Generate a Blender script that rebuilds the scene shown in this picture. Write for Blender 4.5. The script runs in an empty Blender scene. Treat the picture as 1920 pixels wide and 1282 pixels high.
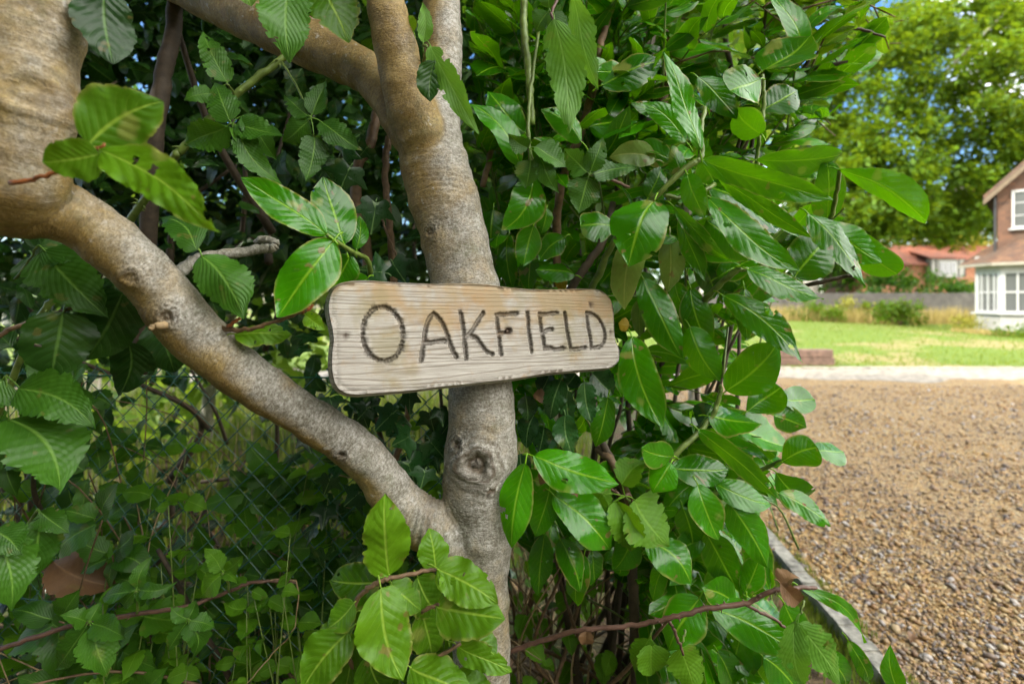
import bpy, math, random
import numpy as np
from mathutils import Vector, geometry

rng = np.random.default_rng(7)
random.seed(7)
S = bpy.context.scene
COL = S.collection

# ------------------------------------------------------------------ camera, sky, sun, exposure
F = 960.0            # focal length in photo pixels (18 mm lens, 1920 px wide photo)
EYE = 1.35           # eye height
HZ = 560.0           # horizon row in the photo
cam_d = bpy.data.cameras.new('camera')
cam = bpy.data.objects.new('camera', cam_d); COL.objects.link(cam)
cam.location = (0, 0, EYE); cam.rotation_euler = (math.radians(90), 0, 0)
cam_d.sensor_width = 36; cam_d.lens = 18; cam_d.shift_y = -(641 - HZ) / 1920
cam_d.clip_start = 0.02; cam_d.clip_end = 3000
cam_d.dof.use_dof = True; cam_d.dof.focus_distance = 0.90; cam_d.dof.aperture_fstop = 2.8
S.camera = cam

SUN = Vector((-0.72, -0.22, 0.66)).normalized()      # towards the sun
w = bpy.data.worlds.new('World'); S.world = w; w.use_nodes = True
nt = w.node_tree; nt.nodes.clear()
sky = nt.nodes.new('ShaderNodeTexSky'); sky.sky_type = 'NISHITA'; sky.sun_disc = False
sky.sun_elevation = math.asin(SUN.z); sky.sun_rotation = math.atan2(SUN.x, SUN.y)
sky.dust_density = 0.6; sky.ozone_density = 2.5
tc = nt.nodes.new('ShaderNodeTexCoord')
no = nt.nodes.new('ShaderNodeTexNoise'); no.inputs['Scale'].default_value = 3.2; no.inputs['Detail'].default_value = 8
cr = nt.nodes.new('ShaderNodeValToRGB'); cr.color_ramp.elements[0].position = .44; cr.color_ramp.elements[1].position = .60
mx = nt.nodes.new('ShaderNodeMix'); mx.data_type = 'RGBA'; mx.inputs['B'].default_value = (15.0, 14.6, 13.9, 1)
bg = nt.nodes.new('ShaderNodeBackground'); bg.inputs['Strength'].default_value = 0.15
wo = nt.nodes.new('ShaderNodeOutputWorld')
sx = nt.nodes.new('ShaderNodeSeparateXYZ'); ma = nt.nodes.new('ShaderNodeMath'); ma.operation = 'MULTIPLY_ADD'; ma.inputs[1].default_value = .16
nt.links.new(tc.outputs['Generated'], no.inputs['Vector']); nt.links.new(tc.outputs['Generated'], sx.inputs[0])
cb = nt.nodes.new('ShaderNodeMath'); cb.operation = 'MULTIPLY_ADD'; cb.inputs[1].default_value = -1.3
nt.links.new(sx.outputs[1], cb.inputs[0]); nt.links.new(sx.outputs[0], cb.inputs[2]); nt.links.new(cb.outputs[0], ma.inputs[0]); nt.links.new(no.outputs['Fac'], ma.inputs[2]); nt.links.new(ma.outputs[0], cr.inputs['Fac'])   # more cloud towards the south-east
nt.links.new(cr.outputs['Color'], mx.inputs['Factor']); hs = nt.nodes.new('ShaderNodeHueSaturation'); hs.inputs['Saturation'].default_value = 1.2; hs.inputs['Value'].default_value = .62
nt.links.new(sky.outputs['Color'], hs.inputs['Color']); nt.links.new(hs.outputs['Color'], mx.inputs['A'])
nt.links.new(mx.outputs['Result'], bg.inputs['Color']); nt.links.new(bg.outputs['Background'], wo.inputs['Surface'])

sun_d = bpy.data.lights.new('sun', 'SUN'); sun_d.energy = 2.0; sun_d.angle = math.radians(0.5); sun_d.color = (1, .93, .80)
sun = bpy.data.objects.new('sun', sun_d); COL.objects.link(sun)
sun.rotation_euler = SUN.to_track_quat('Z', 'Y').to_euler()

S.view_settings.view_transform = 'Standard'; S.view_settings.look = 'None'
S.view_settings.exposure = 1.85; S.view_settings.gamma = 1; S.view_settings.use_curve_mapping = False
S.cycles.max_bounces = 8; S.cycles.diffuse_bounces = 2; S.cycles.transmission_bounces = 6; S.cycles.transparent_max_bounces = 6
S.cycles.use_denoising = True

# ------------------------------------------------------------------ helpers
def P(px, py, d):
    return np.array([(px - 960) / F * d, d, EYE - (py - HZ) / F * d])
def proj(p):
    return 960 + F * p[..., 0] / p[..., 1], HZ - F * (p[..., 2] - EYE) / p[..., 1]
def unit(v):
    v = np.asarray(v, float); return v / (np.linalg.norm(v) + 1e-12)

WL = {}                                                   # world position of every object built
def place(o, parent, origin):
    origin = np.asarray(origin, float)
    WL[o.name] = origin
    if parent is not None:
        o.parent = parent; o.location = origin - WL[parent.name]
    else:
        o.location = origin
    COL.objects.link(o)
def tag(o, label=None, cat=None, group=None, kind=None):
    for k, v in (('label', label), ('category', cat), ('group', group), ('kind', kind)):
        if v: o[k] = v
    return o
def thing(name, label, cat, origin=(0, 0, 0), group=None):
    o = bpy.data.objects.new(name, None); o.empty_display_size = .05
    place(o, None, origin); return tag(o, label, cat, group)

def mesh_obj(name, V, Fs, mat, parent=None, origin=None, uv=None, attrs=None, smooth=True):
    """V world coordinates, Fs list of (n,k) index arrays; uv per vertex; attrs {name: per-vertex float}"""
    V = np.asarray(V, float)
    if origin is None: origin = V.mean(0) if parent is None else WL[parent.name]
    origin = np.asarray(origin, float)
    me = bpy.data.meshes.new(name)
    Fs = [np.asarray(f, np.int32) for f in Fs if len(f)]
    nl = sum(f.size for f in Fs); nf = sum(len(f) for f in Fs)
    me.vertices.add(len(V)); me.vertices.foreach_set('co', (V - origin).ravel())
    me.loops.add(nl); me.polygons.add(nf)
    li = np.concatenate([f.ravel() for f in Fs])
    tot = np.concatenate([np.full(len(f), f.shape[1], np.int32) for f in Fs])
    st = np.concatenate([[0], np.cumsum(tot)[:-1]]).astype(np.int32)
    me.loops.foreach_set('vertex_index', li); me.polygons.foreach_set('loop_start', st)
    try: me.polygons.foreach_set('loop_total', tot)
    except Exception: pass
    me.update(calc_edges=True)
    if uv is not None:
        l = me.uv_layers.new(name='UVMap'); l.data.foreach_set('uv', np.asarray(uv, float)[li].ravel())
    for k, a in (attrs or {}).items():
        at = me.attributes.new(k, 'FLOAT', 'POINT'); at.data.foreach_set('value', np.asarray(a, float))
    me.polygons.foreach_set('use_smooth', np.full(nf, smooth))
    me.validate()
    if mat is not None: me.materials.append(mat)
    o = bpy.data.objects.new(name, me); place(o, parent, origin)
    return o

class MB:
    """collects pieces, then links them as ONE mesh object"""
    def __init__(s): s.V = []; s.F = {}; s.n = 0; s.uv = []; s.var = []
    def add(s, V, Fs, uv=None, var=0.5):
        V = np.asarray(V, float)
        for f in Fs:
            f = np.asarray(f, np.int64)
            if len(f): s.F.setdefault(f.shape[1], []).append(f + s.n)
        s.V.append(V); s.n += len(V)
        s.uv.append(np.zeros((len(V), 2)) if uv is None else np.asarray(uv, float))
        s.var.append(np.broadcast_to(np.asarray(var, float), (len(V),)))
    def box(s, c, size, e1=(1, 0, 0), e2=(0, 1, 0), var=0.5):
        c = np.asarray(c, float); e1 = unit(e1); e2 = unit(e2); e3 = np.cross(e1, e2)
        v = []
        for k in (-1, 1):
            for j in (-1, 1):
                for i in (-1, 1):
                    v.append(c + e1 * i * size[0] / 2 + e2 * j * size[1] / 2 + e3 * k * size[2] / 2)
        s.add(v, [np.array([[0, 2, 3, 1], [4, 5, 7, 6], [0, 1, 5, 4], [2, 6, 7, 3], [0, 4, 6, 2], [1, 3, 7, 5]])], var=var)
    def prism(s, poly, off, var=0.5):
        poly = np.asarray(poly, float); n = len(poly); off = np.asarray(off, float)
        V = np.vstack([poly, poly + off]); i = np.arange(n); j = (i + 1) % n
        s.add(V, [np.stack([i, j, j + n, i + n], 1), [list(range(n))[::-1]], [list(range(n, 2 * n))]], var=var)
    def tube(s, pts, rad, sides=6, var=0.5):
        V, q = tube(pts, rad, sides)[:2]
        s.add(V, q, var=var)
    def build(s, name, mat, parent=None, origin=None, smooth=False):
        return mesh_obj(name, np.vstack(s.V), [np.vstack(a) for a in s.F.values()], mat, parent, origin,
                        np.vstack(s.uv), {'var': np.concatenate(s.var)}, smooth)

def frames(pts):
    pts = np.asarray(pts, float); t = np.gradient(pts, axis=0)
    t /= np.linalg.norm(t, axis=1)[:, None] + 1e-12
    a = np.array([0, 0, 1.0]) if abs(t[0][2]) < .9 else np.array([1.0, 0, 0])
    n = unit(np.cross(t[0], a)); N_ = [n]
    for k in range(1, len(pts)):
        n = unit(n - t[k] * np.dot(n, t[k])); N_.append(n)
    N_ = np.array(N_); return t, N_, np.cross(t, N_)
def resample(pts, n):
    """smooth Catmull-Rom through pts (any number of columns)"""
    p = np.asarray(pts, float); m = len(p)
    if m < 3: return p[0] + (p[-1] - p[0]) * np.linspace(0, 1, n)[:, None]
    q = np.vstack([2 * p[0] - p[1], p, 2 * p[-1] - p[-2]])
    u = np.linspace(0, m - 1 - 1e-9, n); i = u.astype(int); f = (u - i)[:, None]
    p0, p1, p2, p3 = q[i], q[i + 1], q[i + 2], q[i + 3]
    return .5 * (2 * p1 + (p2 - p0) * f + (2 * p0 - 5 * p1 + 4 * p2 - p3) * f ** 2 + (3 * p1 - p0 - 3 * p2 + p3) * f ** 3)
def tube(pts, rad, sides=8):
    pts = np.asarray(pts, float); rad = np.broadcast_to(np.asarray(rad, float), (len(pts),))
    t, n, b = frames(pts); a = np.linspace(0, 2 * np.pi, sides, endpoint=False)
    V = pts[:, None] + rad[:, None, None] * (np.cos(a)[None, :, None] * n[:, None] + np.sin(a)[None, :, None] * b[:, None])
    V = V.reshape(-1, 3); m = len(pts); q = []
    i = np.arange(sides); j = (i + 1) % sides
    for k in range(m - 1):
        q.append(np.stack([k * sides + i, k * sides + j, (k + 1) * sides + j, (k + 1) * sides + i], 1))
    return V, [np.vstack(q), [list(range(sides))[::-1]], [list(range((m - 1) * sides, m * sides))]]

# ------------------------------------------------------------------ materials
class G:
    """tiny node-graph helper"""
    def __init__(s, name):
        s.m = bpy.data.materials.new(name); s.m.use_nodes = True; s.t = s.m.node_tree
        s.b = s.t.nodes['Principled BSDF']; s.out = s.t.nodes['Material Output']
    def n(s, typ, **kw):
        x = s.t.nodes.new('ShaderNode' + typ)
        for k, v in kw.items():
            if k.startswith('i_'):
                k = k[2:]; key = int(k) if k.isdigit() else k.replace('_', ' ')
                s.set(x.inputs[key], v)
            else: setattr(x, k, v)
        return x
    def set(s, inp, v):
        if isinstance(v, bpy.types.NodeSocket): s.t.links.new(v, inp)
        else:
            if isinstance(v, (tuple, list)) and len(v) == 3 and inp.type == 'RGBA': v = (*v, 1)
            inp.default_value = v
    def math(s, op, a, b=0.0, clamp=False):
        x = s.n('Math', operation=op, use_clamp=clamp); s.set(x.inputs[0], a); s.set(x.inputs[1], b); return x.outputs[0]
    def mix(s, f, a, b, blend='MIX'):
        x = s.n('Mix', data_type='RGBA', blend_type=blend)
        s.set(x.inputs['Factor'], f); s.set(x.inputs['A'], a); s.set(x.inputs['B'], b); return x.outputs['Result']
    def ramp(s, f, stops):
        x = s.n('ValToRGB'); s.set(x.inputs[0], f); e = x.color_ramp.elements
        while len(e) < len(stops): e.new(.5)
        for el, (p, c) in zip(e, stops):
            el.position = p; el.color = (*c, 1) if isinstance(c, (tuple, list)) else (c, c, c, 1)
        return x.outputs[0]
    def noise(s, vec, scale, detail=4, rough=.5, w=None):
        x = s.n('TexNoise', i_Scale=scale, i_Detail=detail, i_Roughness=rough)
        if vec is not None: s.set(x.inputs['Vector'], vec)
        return x.outputs['Fac']
    def attr(s, name): return s.n('Attribute', attribute_name=name).outputs['Fac']
    def pos(s): return s.n('NewGeometry').outputs['Position']
    def obj(s): return s.n('TexCoord').outputs['Object']
    def uv(s):
        x = s.n('SeparateXYZ'); s.set(x.inputs[0], s.n('TexCoord').outputs['UV']); return x.outputs[0], x.outputs[1]
    def bump(s, h, strength=.5, dist=.002):
        x = s.n('Bump', i_Strength=strength, i_Distance=dist); s.set(x.inputs['Height'], h)
        s.t.links.new(x.outputs[0], s.b.inputs['Normal']); return x.outputs[0]
    def P(s, **kw):
        for k, v in kw.items(): s.set(s.b.inputs[k.replace('_', ' ')], v)
        return s.m
def plain(name, col, rough=.6, var=.12, scale=8, bump=.2, dist=.004, **kw):
    g = G(name); n_ = g.noise(g.pos(), scale, 6, .6)
    lo = tuple(c * (1 - var * 1.6) for c in col); hi = tuple(min(1, c * (1 + var * 1.6)) for c in col)
    g.P(Base_Color=g.ramp(n_, [(.3, lo), (.7, hi)]), Roughness=rough, **kw)
    if bump: g.bump(n_, bump, dist)
    return g.m

def leaf_mat(name, dark, light, vein, nv=8, slope=.3, rough=.35, trans=.3, tcol=None, bump=.5, vw=.10, puff=0., edge=None, spots=.5, coat=0., spec=.5):
    g = G(name); u, v = g.uv(); var = g.attr('var'); pos = g.pos()
    a = g.math('MULTIPLY', g.math('ABSOLUTE', g.math('SUBTRACT', u, .5)), 2.)
    big = g.noise(pos, 14, 3, .5); fine = g.noise(pos, 160, 4, .6)
    f = g.math('ADD', g.math('MULTIPLY', var, .75), g.math('MULTIPLY', g.math('SUBTRACT', big, .5), .7), True)
    col = g.mix(f, dark, light)
    ph = g.math('FRACT', g.math('MULTIPLY', g.math('SUBTRACT', v, g.math('MULTIPLY', a, slope)), nv))
    sd = g.math('ABSOLUTE', g.math('SUBTRACT', ph, .5))                       # 0 on a side vein
    side = g.n('MapRange', i_0=sd, i_1=0., i_2=vw, i_3=1., i_4=0.).outputs[0]
    side = g.math('MULTIPLY', side, g.math('SUBTRACT', 1., g.math('MULTIPLY', a, .75)))
    side = g.math('MULTIPLY', side, g.ramp(g.noise(pos, 30, 3, .6), [(.36, .15), (.62, 1.)]))
    mid = g.n('MapRange', i_0=a, i_1=.02, i_2=.075, i_3=1., i_4=0.).outputs[0]
    vn = g.math('MAXIMUM', mid, g.math('MULTIPLY', side, .52), True)
    col = g.mix(g.math('MULTIPLY', vn, .8), col, vein)
    mott = g.math('MULTIPLY', g.math('SUBTRACT', fine, .5), .5)
    col = g.mix(g.math('ADD', .5, mott, True), tuple(c * .8 for c in dark), col) if False else col
    hsv = g.n('HueSaturation', i_Color=col, i_Value=g.math('ADD', 1., mott)); col = hsv.outputs[0]
    if edge:
        ef = g.math('MULTIPLY', g.n('MapRange', i_0=a, i_1=.86, i_2=1.0).outputs[0], g.ramp(g.noise(pos, 9, 2), [(.45, 0.), (.6, 1.)]))
        col = g.mix(g.math('MULTIPLY', ef, .8), col, edge)
    if spots:
        sp = g.ramp(g.noise(pos, 45, 2, .4), [(.685, 0.), (.71, spots)])
        col = g.mix(sp, col, (.20, .13, .04))
        sp2 = g.ramp(g.noise(pos, 23, 1, .3), [(.70, 0.), (.76, spots * .8)])
        col = g.mix(sp2, col, (.30, .30, .07))
    h = g.math('ADD', g.math('MULTIPLY', vn, -.6), g.math('MULTIPLY', fine, .35))
    if puff: h = g.math('ADD', h, g.math('MULTIPLY', sd, puff))
    ro = g.math('ADD', rough, g.math('MULTIPLY', g.math('SUBTRACT', fine, .45), .35), True)
    g.P(Base_Color=col, Roughness=ro, Coat_Weight=coat, Coat_Roughness=.12); g.b.inputs['Specular IOR Level'].default_value = spec
    nb = g.bump(h, bump, .0012)
    tr = g.n('BsdfTranslucent'); g.set(tr.inputs['Color'], g.mix(.65, col, tcol or (light[0] * 1.8, light[1] * 1.5, light[2] * .8)))
    mxs = g.n('MixShader', i_0=trans); g.t.links.new(g.b.outputs[0], mxs.inputs[1]); g.t.links.new(tr.outputs[0], mxs.inputs[2])
    g.t.links.new(mxs.outputs[0], g.out.inputs['Surface'])
    return g.m

M = {}
M['laurel'] = leaf_mat('laurel_leaf', (.010, .080, .001), (.068, .33, .003), (.24, .46, .02), 9, .28, .17, .30, (.22, .56, .002), .7, .085, .45, (.36, .29, .08), .8, 0, .5)
M['laurel_old'] = leaf_mat('laurel_leaf_fading', (.10, .22, .03), (.26, .34, .07), (.42, .46, .13), 9, .28, .34, .3, (.4, .45, .04), .35, .07, .2, (.42, .33, .14), .9, .2, .5)
M['laurel_yellow'] = leaf_mat('laurel_leaf_yellow', (.42, .27, .02), (.6, .4, .03), (.6, .5, .1), 9, .28, .4, .3, (.6, .4, .02), .3, .07, 0, None, .6)
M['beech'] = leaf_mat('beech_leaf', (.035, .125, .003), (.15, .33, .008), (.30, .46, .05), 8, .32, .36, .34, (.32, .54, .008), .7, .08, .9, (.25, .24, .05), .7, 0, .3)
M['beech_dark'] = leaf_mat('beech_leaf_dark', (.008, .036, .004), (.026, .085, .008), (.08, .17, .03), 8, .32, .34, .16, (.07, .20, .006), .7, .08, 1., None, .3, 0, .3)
M['bramble'] = leaf_mat('bramble_leaf', (.018, .070, .005), (.075, .22, .012), (.15, .30, .04), 11, .42, .40, .24, (.16, .38, .01), .55, .08, 1.1, None, .3, 0, .35)
M['hazel'] = leaf_mat('hazel_leaf', (.06, .17, .015), (.13, .31, .03), (.20, .38, .07), 10, .4, .45, .36, (.24, .5, .02), .8, .07, 1., None, .25, 0, .3)
M['ivy'] = leaf_mat('ivy_leaf', (.005, .030, .007), (.024, .095, .016), (.15, .26, .08), 5, .9, .30, .12, (.05, .18, .01), .35, .06, .3, None, .2, 0, .4)
M['nettle'] = leaf_mat('nettle_leaf', (.04, .14, .004), (.13, .30, .010), (.19, .36, .03), 9, .42, .5, .36, (.26, .50, .008), .6, .08, 1., None, .3, 0, .25)
M['dead'] = leaf_mat('dead_leaf', (.12, .06, .024), (.30, .17, .07), (.25, .14, .06), 8, .3, .6, .15, (.3, .13, .04), .6, .07, .5, None, .3)
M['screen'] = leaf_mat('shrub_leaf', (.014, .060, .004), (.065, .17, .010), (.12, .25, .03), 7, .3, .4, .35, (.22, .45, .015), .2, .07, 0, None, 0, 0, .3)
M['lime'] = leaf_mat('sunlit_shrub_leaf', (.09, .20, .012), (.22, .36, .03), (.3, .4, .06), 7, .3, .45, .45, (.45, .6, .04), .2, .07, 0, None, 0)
M['oak'] = leaf_mat('oak_leaf', (.010, .048, .003), (.12, .235, .008), (.2, .25, .03), 7, .3, .5, .34, (.34, .46, .01), 0, .07, 0, None, 0, 0, .2)
M['golden'] = leaf_mat('golden_leaf', (.16, .18, .01), (.30, .27, .015), (.3, .3, .04), 7, .3, .5, .3, (.5, .45, .02), 0, .07, 0, None, 0)
M['straw'] = leaf_mat('straw', (.25, .19, .06), (.42, .33, .10), (.4, .32, .1), 2, .1, .6, .3, (.5, .4, .1), 0, .07, 0, None, 0)
M['grass'] = leaf_mat('grass_blade', (.06, .12, .008), (.24, .26, .03), (.2, .25, .05), 1, .1, .5, .3, (.3, .40, .03), 0, .07, 0, None, 0, 0, .2)
M['stem_green'] = plain('green_stem', (.13, .19, .035), .45, .25, 60, .3, .001)
M['stem_brown'] = plain('brown_twig', (.15, .09, .045), .6, .3, 70, .5, .001)
M['stem_red'] = plain('reddish_bramble_stem', (.115, .060, .040), .5, .25, 60, .4, .001)
M['stem_dark'] = plain('dark_stem', (.06, .042, .025), .7, .3, 40, .5, .002)
M['stem_dry'] = plain('dry_stalk', (.34, .24, .12), .7, .25, 60, .3, .001)
M['bud'] = plain('bud_scale', (.30, .10, .03), .5, .3, 120, .4, .001)

def bark():
    g = G('beech_bark'); p = g.pos(); al = g.attr('along'); st = g.attr('ochre_amt')
    xyz = g.n('SeparateXYZ', i_0=p)
    def cv(sa, sp):
        x = g.n('CombineXYZ'); g.set(x.inputs[0], g.math('MULTIPLY', al, sa))
        g.set(x.inputs[1], g.math('MULTIPLY', xyz.outputs[0], sp)); g.set(x.inputs[2], g.math('MULTIPLY', g.math('ADD', xyz.outputs[1], xyz.outputs[2]), sp * .6)); return x.outputs[0]
    big = g.noise(p, 9, 5, .62); med = g.noise(p, 38, 6, .65); fine = g.noise(p, 300, 5, .7)
    stri = g.noise(cv(330, 14), 1, 5, .65); band = g.noise(cv(60, 8), 1, 4, .6)
    fibre = g.noise(cv(330, 130), 1, 5, .7)
    tex = g.math('ADD', g.math('MULTIPLY', fibre, .40), g.math('ADD', g.math('MULTIPLY', stri, .12), g.math('MULTIPLY', g.noise(p, 190, 5, .75), .58)))
    tex = g.math('ADD', tex, g.math('MULTIPLY', g.math('SUBTRACT', med, .5), .38))
    tex = g.math('ADD', tex, .075)
    base = g.ramp(tex, [(.42, (.062, .055, .038)), (.56, (.20, .187, .145)), (.70, (.42, .405, .36)), (.82, (.58, .57, .54))])
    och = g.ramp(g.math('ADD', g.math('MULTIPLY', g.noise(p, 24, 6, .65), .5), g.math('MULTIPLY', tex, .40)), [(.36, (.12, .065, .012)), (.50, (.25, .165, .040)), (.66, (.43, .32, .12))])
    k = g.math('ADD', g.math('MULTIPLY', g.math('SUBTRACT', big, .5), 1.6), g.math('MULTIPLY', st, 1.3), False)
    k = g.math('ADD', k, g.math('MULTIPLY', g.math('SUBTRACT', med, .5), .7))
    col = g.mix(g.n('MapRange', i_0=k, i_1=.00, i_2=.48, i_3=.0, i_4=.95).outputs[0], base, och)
    moss = g.ramp(g.noise(p, 13, 6, .7), [(.56, 0.), (.70, .5)])
    col = g.mix(moss, col, (.10, .115, .045))
    lich = g.ramp(g.noise(p, 70, 3, .5), [(.63, 0.), (.70, .6)])
    lich = g.math('MULTIPLY', lich, g.ramp(g.noise(p, 7, 2), [(.42, 0.), (.6, 1.)]))
    col = g.mix(lich, col, (.60, .60, .57))
    col = g.mix(g.ramp(stri, [(.25, .4), (.38, 0.)]), col, (.09, .07, .045))
    col = g.mix(g.ramp(band, [(.24, .5), (.31, 0.)]), col, (.075, .055, .035))
    col = g.mix(g.ramp(fine, [(.3, .75), (.5, 0.), (.7, 0.)]), col, (.10, .08, .05))
    vf = g.n('TexVoronoi', i_Scale=1., i_Randomness=1.); g.set(vf.inputs['Vector'], cv(210, 75))
    fl = g.math('MULTIPLY', g.ramp(vf.outputs['Distance'], [(.10, .8), (.17, 0.)]), g.ramp(g.noise(p, 19, 3), [(.48, 0.), (.58, 1.)]))
    col = g.mix(fl, col, (.06, .045, .028))
    col = g.mix(g.math('MULTIPLY', g.n('MapRange', i_0=g.attr('ring'), i_1=.05, i_2=-.5, i_3=0., i_4=.75).outputs[0], 1.), col, (.09, .06, .03))
    col = g.mix(g.attr('knot'), col, g.ramp(g.noise(p, 120, 4, .6), [(.3, (.045, .033, .02)), (.7, (.20, .15, .095))]))
    h = g.math('ADD', g.math('MULTIPLY', stri, .5), g.math('ADD', g.math('MULTIPLY', fine, .7), g.math('MULTIPLY', band, .5)))
    h = g.math('ADD', h, g.math('ADD', g.math('MULTIPLY', fibre, 1.2), g.math('MULTIPLY', g.attr('ring'), 2.5)))
    g.P(Base_Color=col, Roughness=g.ramp(med, [(.3, .62), (.7, .42)])); g.b.inputs['Specular IOR Level'].default_value = .42
    g.bump(h, .9, .0018); return g.m
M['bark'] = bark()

# ------------------------------------------------------------------ leaves
def prof(kind, v):
    if kind == 'laurel': h = v ** .62 * (1 - v) ** .78 * (1 - .35 * np.clip((v - .82) / .18, 0, 1))
    elif kind == 'obov': h = v ** .85 * (1 - v) ** .42
    elif kind == 'beech': h = v ** .46 * (1 - v) ** .74 * (1 - .3 * np.clip((v - .85) / .15, 0, 1))
    elif kind == 'bramble': h = v ** .45 * (1 - v) ** .95 * (1 - .45 * np.clip((v - .8) / .2, 0, 1))
    elif kind == 'hazel': h = v ** .45 * (1 - v) ** .72 * (1 - .55 * np.clip((v - .78) / .22, 0, 1))
    elif kind == 'blade': h = v ** .25 * (1 - v) ** .8
    else: h = v ** .5 * (1 - v) ** .5
    return h / h.max()
SPEC = {  # nv, nu, bend, fold, ripple amp (of L), ripple count, teeth, tooth depth, margin wave
    'laurel': (44, 5, .08, -.08, .0090, 9, 40, .014, .012), 'obov': (44, 5, .06, -.08, .0070, 9, 0, 0, .012),
    'beech': (48, 5, .05, .06, .019, 8, 8, .06, .030), 'bramble': (60, 4, .07, .14, .007, 11, 15, .20, .016),
    'hazel': (60, 4, .08, .10, .005, 10, 19, .16, .016), 'blade': (8, 1, .15, .1, 0, 1, 0, 0, 0)}
def leaf_local(kind, L, W, r, lo=False, bend=None, fold=None, twist=None, side=None):
    nv, nu, b0, f0, ra, rc, nt_, td, mw = SPEC[kind]
    if lo: nv, nu = (10, 2) if kind in ('laurel', 'obov') else (18, 2)
    bend = b0 + r.normal(0, .08) if bend is None else bend
    fold = f0 + r.normal(0, .17) if fold is None else fold
    twist = r.normal(0, .40) if twist is None else twist
    side = r.normal(0, .05) if side is None else side
    v = np.linspace(0, 1, nv + 1); a = np.linspace(-1, 1, 2 * nu + 1)
    h = prof(kind, np.clip(v, 1e-4, 1 - 1e-4)); h[0] = .02; h[-1] = .0
    VV, A = np.meshgrid(v, a, indexing='ij'); H = np.repeat(h[:, None], len(a), 1) * W / 2
    if nt_:
        jt = r.uniform(0, 6.28, 3); tooth = 1 - ((VV * nt_ + .30 * np.sin(VV * 23 + jt[0] + (A > 0) * 2) + .25 * np.sin(VV * 51 + jt[1])) % 1.0) * (.65 + .35 * np.sin(VV * 37 + jt[2] + (A > 0)))
        H = H * (1 + td * (tooth - .5) * (np.abs(A) > .99) * 1.6)
    X = A * H; Y = VV * L - (np.abs(A) > .99) * 0
    if nt_ and kind in ('bramble', 'hazel'): Y = Y + .012 * L * (np.abs(A) > .99)
    Z = bend * L * 4 * VV * (1 - VV) * .6 - bend * L * VV ** 2 * .8 + fold * np.abs(X)
    Z = Z + ra * L * np.cos(2 * np.pi * (VV - np.abs(A) * .25) * rc) * np.minimum(1, np.abs(A) * 2) * np.sin(np.pi * VV)
    ph = r.uniform(0, 6.28, 2); p2 = r.uniform(0, 6.28, 3)
    Z = Z + .018 * L * np.sin(VV * 7 + p2[0] + A * 1.3) + .012 * L * np.sin(VV * 12 + p2[1] - A * 2.1) * np.abs(A)
    X = X * (1 + .07 * np.sin(VV * 8 + p2[2] + (A > 0) * 2.2))
    Z = Z + mw * L * np.sin(VV * 17 + ph[0] + (A > 0) * ph[1]) * A ** 2 * np.sin(np.pi * np.clip(VV * 1.05, 0, 1))
    X = X + side * L * 4 * VV * (1 - VV)
    t = twist * (VV - .3); X, Z = X * np.cos(t) - Z * np.sin(t), X * np.sin(t) + Z * np.cos(t)
    V = np.stack([X, Y, Z], -1).reshape(-1, 3); m = len(a)
    i, j = np.meshgrid(np.arange(nv), np.arange(m - 1), indexing='ij'); k = (i * m + j).ravel()
    q = np.stack([k, k + 1, k + m + 1, k + m], 1)
    if not lo and r.random() < .45:                      # insect holes and bites
        cxy = np.stack([X.ravel(), Y.ravel()], 1)[q].mean(1); keep = np.ones(len(q), bool)
        for _ in range(r.integers(1, 4)):
            v0 = r.uniform(.2, .95); a0 = r.choice([-1., 1.]) * (r.uniform(.25, .8) if r.random() < .5 else 1.)
            c0 = np.array([a0 * np.interp(v0, v, h) * W / 2, v0 * L]); r0 = r.uniform(.02, .05) * L * (.7 if abs(a0) < 1 else 1.2)
            keep &= (((cxy - c0) / [r0 * .8, r0]) ** 2).sum(1) > 1
        q = q[keep]
    uv = np.stack([(A.ravel() + 1) / 2, VV.ravel()], 1)
    return V, [q], uv
IVY = np.array([(0, .02), (.10, -.03), (.26, -.14), (.40, -.06), (.43, .06), (.40, .14), (.52, .26), (.66, .46), (.52, .46), (.36, .46), (.24, .50), (.18, .66), (.08, .88), (0, 1.0)])
def ivy_local(L, W, r, lo=False, **kw):
    p = IVY.copy(); p = p + r.normal(0, .012, p.shape); p[[0, -1], 0] = 0
    n = len(p)
    out = np.vstack([p, (p * [-1, 1])[1:-1][::-1]]); m = len(out)
    c = np.array([0, .30]); rings = [c + (out - c) * s for s in (.34, .7, 1.0)]
    X = np.vstack([[c]] + rings)
    x, y = X[:, 0] * W / 1.2, X[:, 1] * L
    rr = np.concatenate([[0], np.repeat([.34, .7, 1.], m)])
    z = -.10 * np.abs(x) + .05 * L * np.sin(rr * 3) * (r.uniform(.2, 1)) - .12 * L * (X[:, 1] ** 2)
    V = np.stack([x, y, z], 1); i = np.arange(m); j = (i + 1) % m
    tri = np.stack([np.zeros(m, int), 1 + i, 1 + j], 1)
    q = np.vstack([np.stack([1 + k * m + i, 1 + (k + 1) * m + i, 1 + (k + 1) * m + j, 1 + k * m + j], 1) for k in (0, 1)])
    ang = np.arctan2(X[:, 0] - 0, X[:, 1] - .02)          # radial veins: fold the angle so that lobes' midribs read as veins
    lob = np.min(np.abs(np.abs(ang)[:, None] - np.array([0, .92, 1.9])[None]), 1)
    uv = np.stack([.5 + np.clip(lob, 0, .5), X[:, 1]], 1)
    return V, [tri, q], uv
def orient(axis, n):
    y = unit(axis); n = np.asarray(n, float); z = unit(n - y * np.dot(n, y)); x = np.cross(y, z)
    return np.stack([x, y, z], 1)
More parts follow.
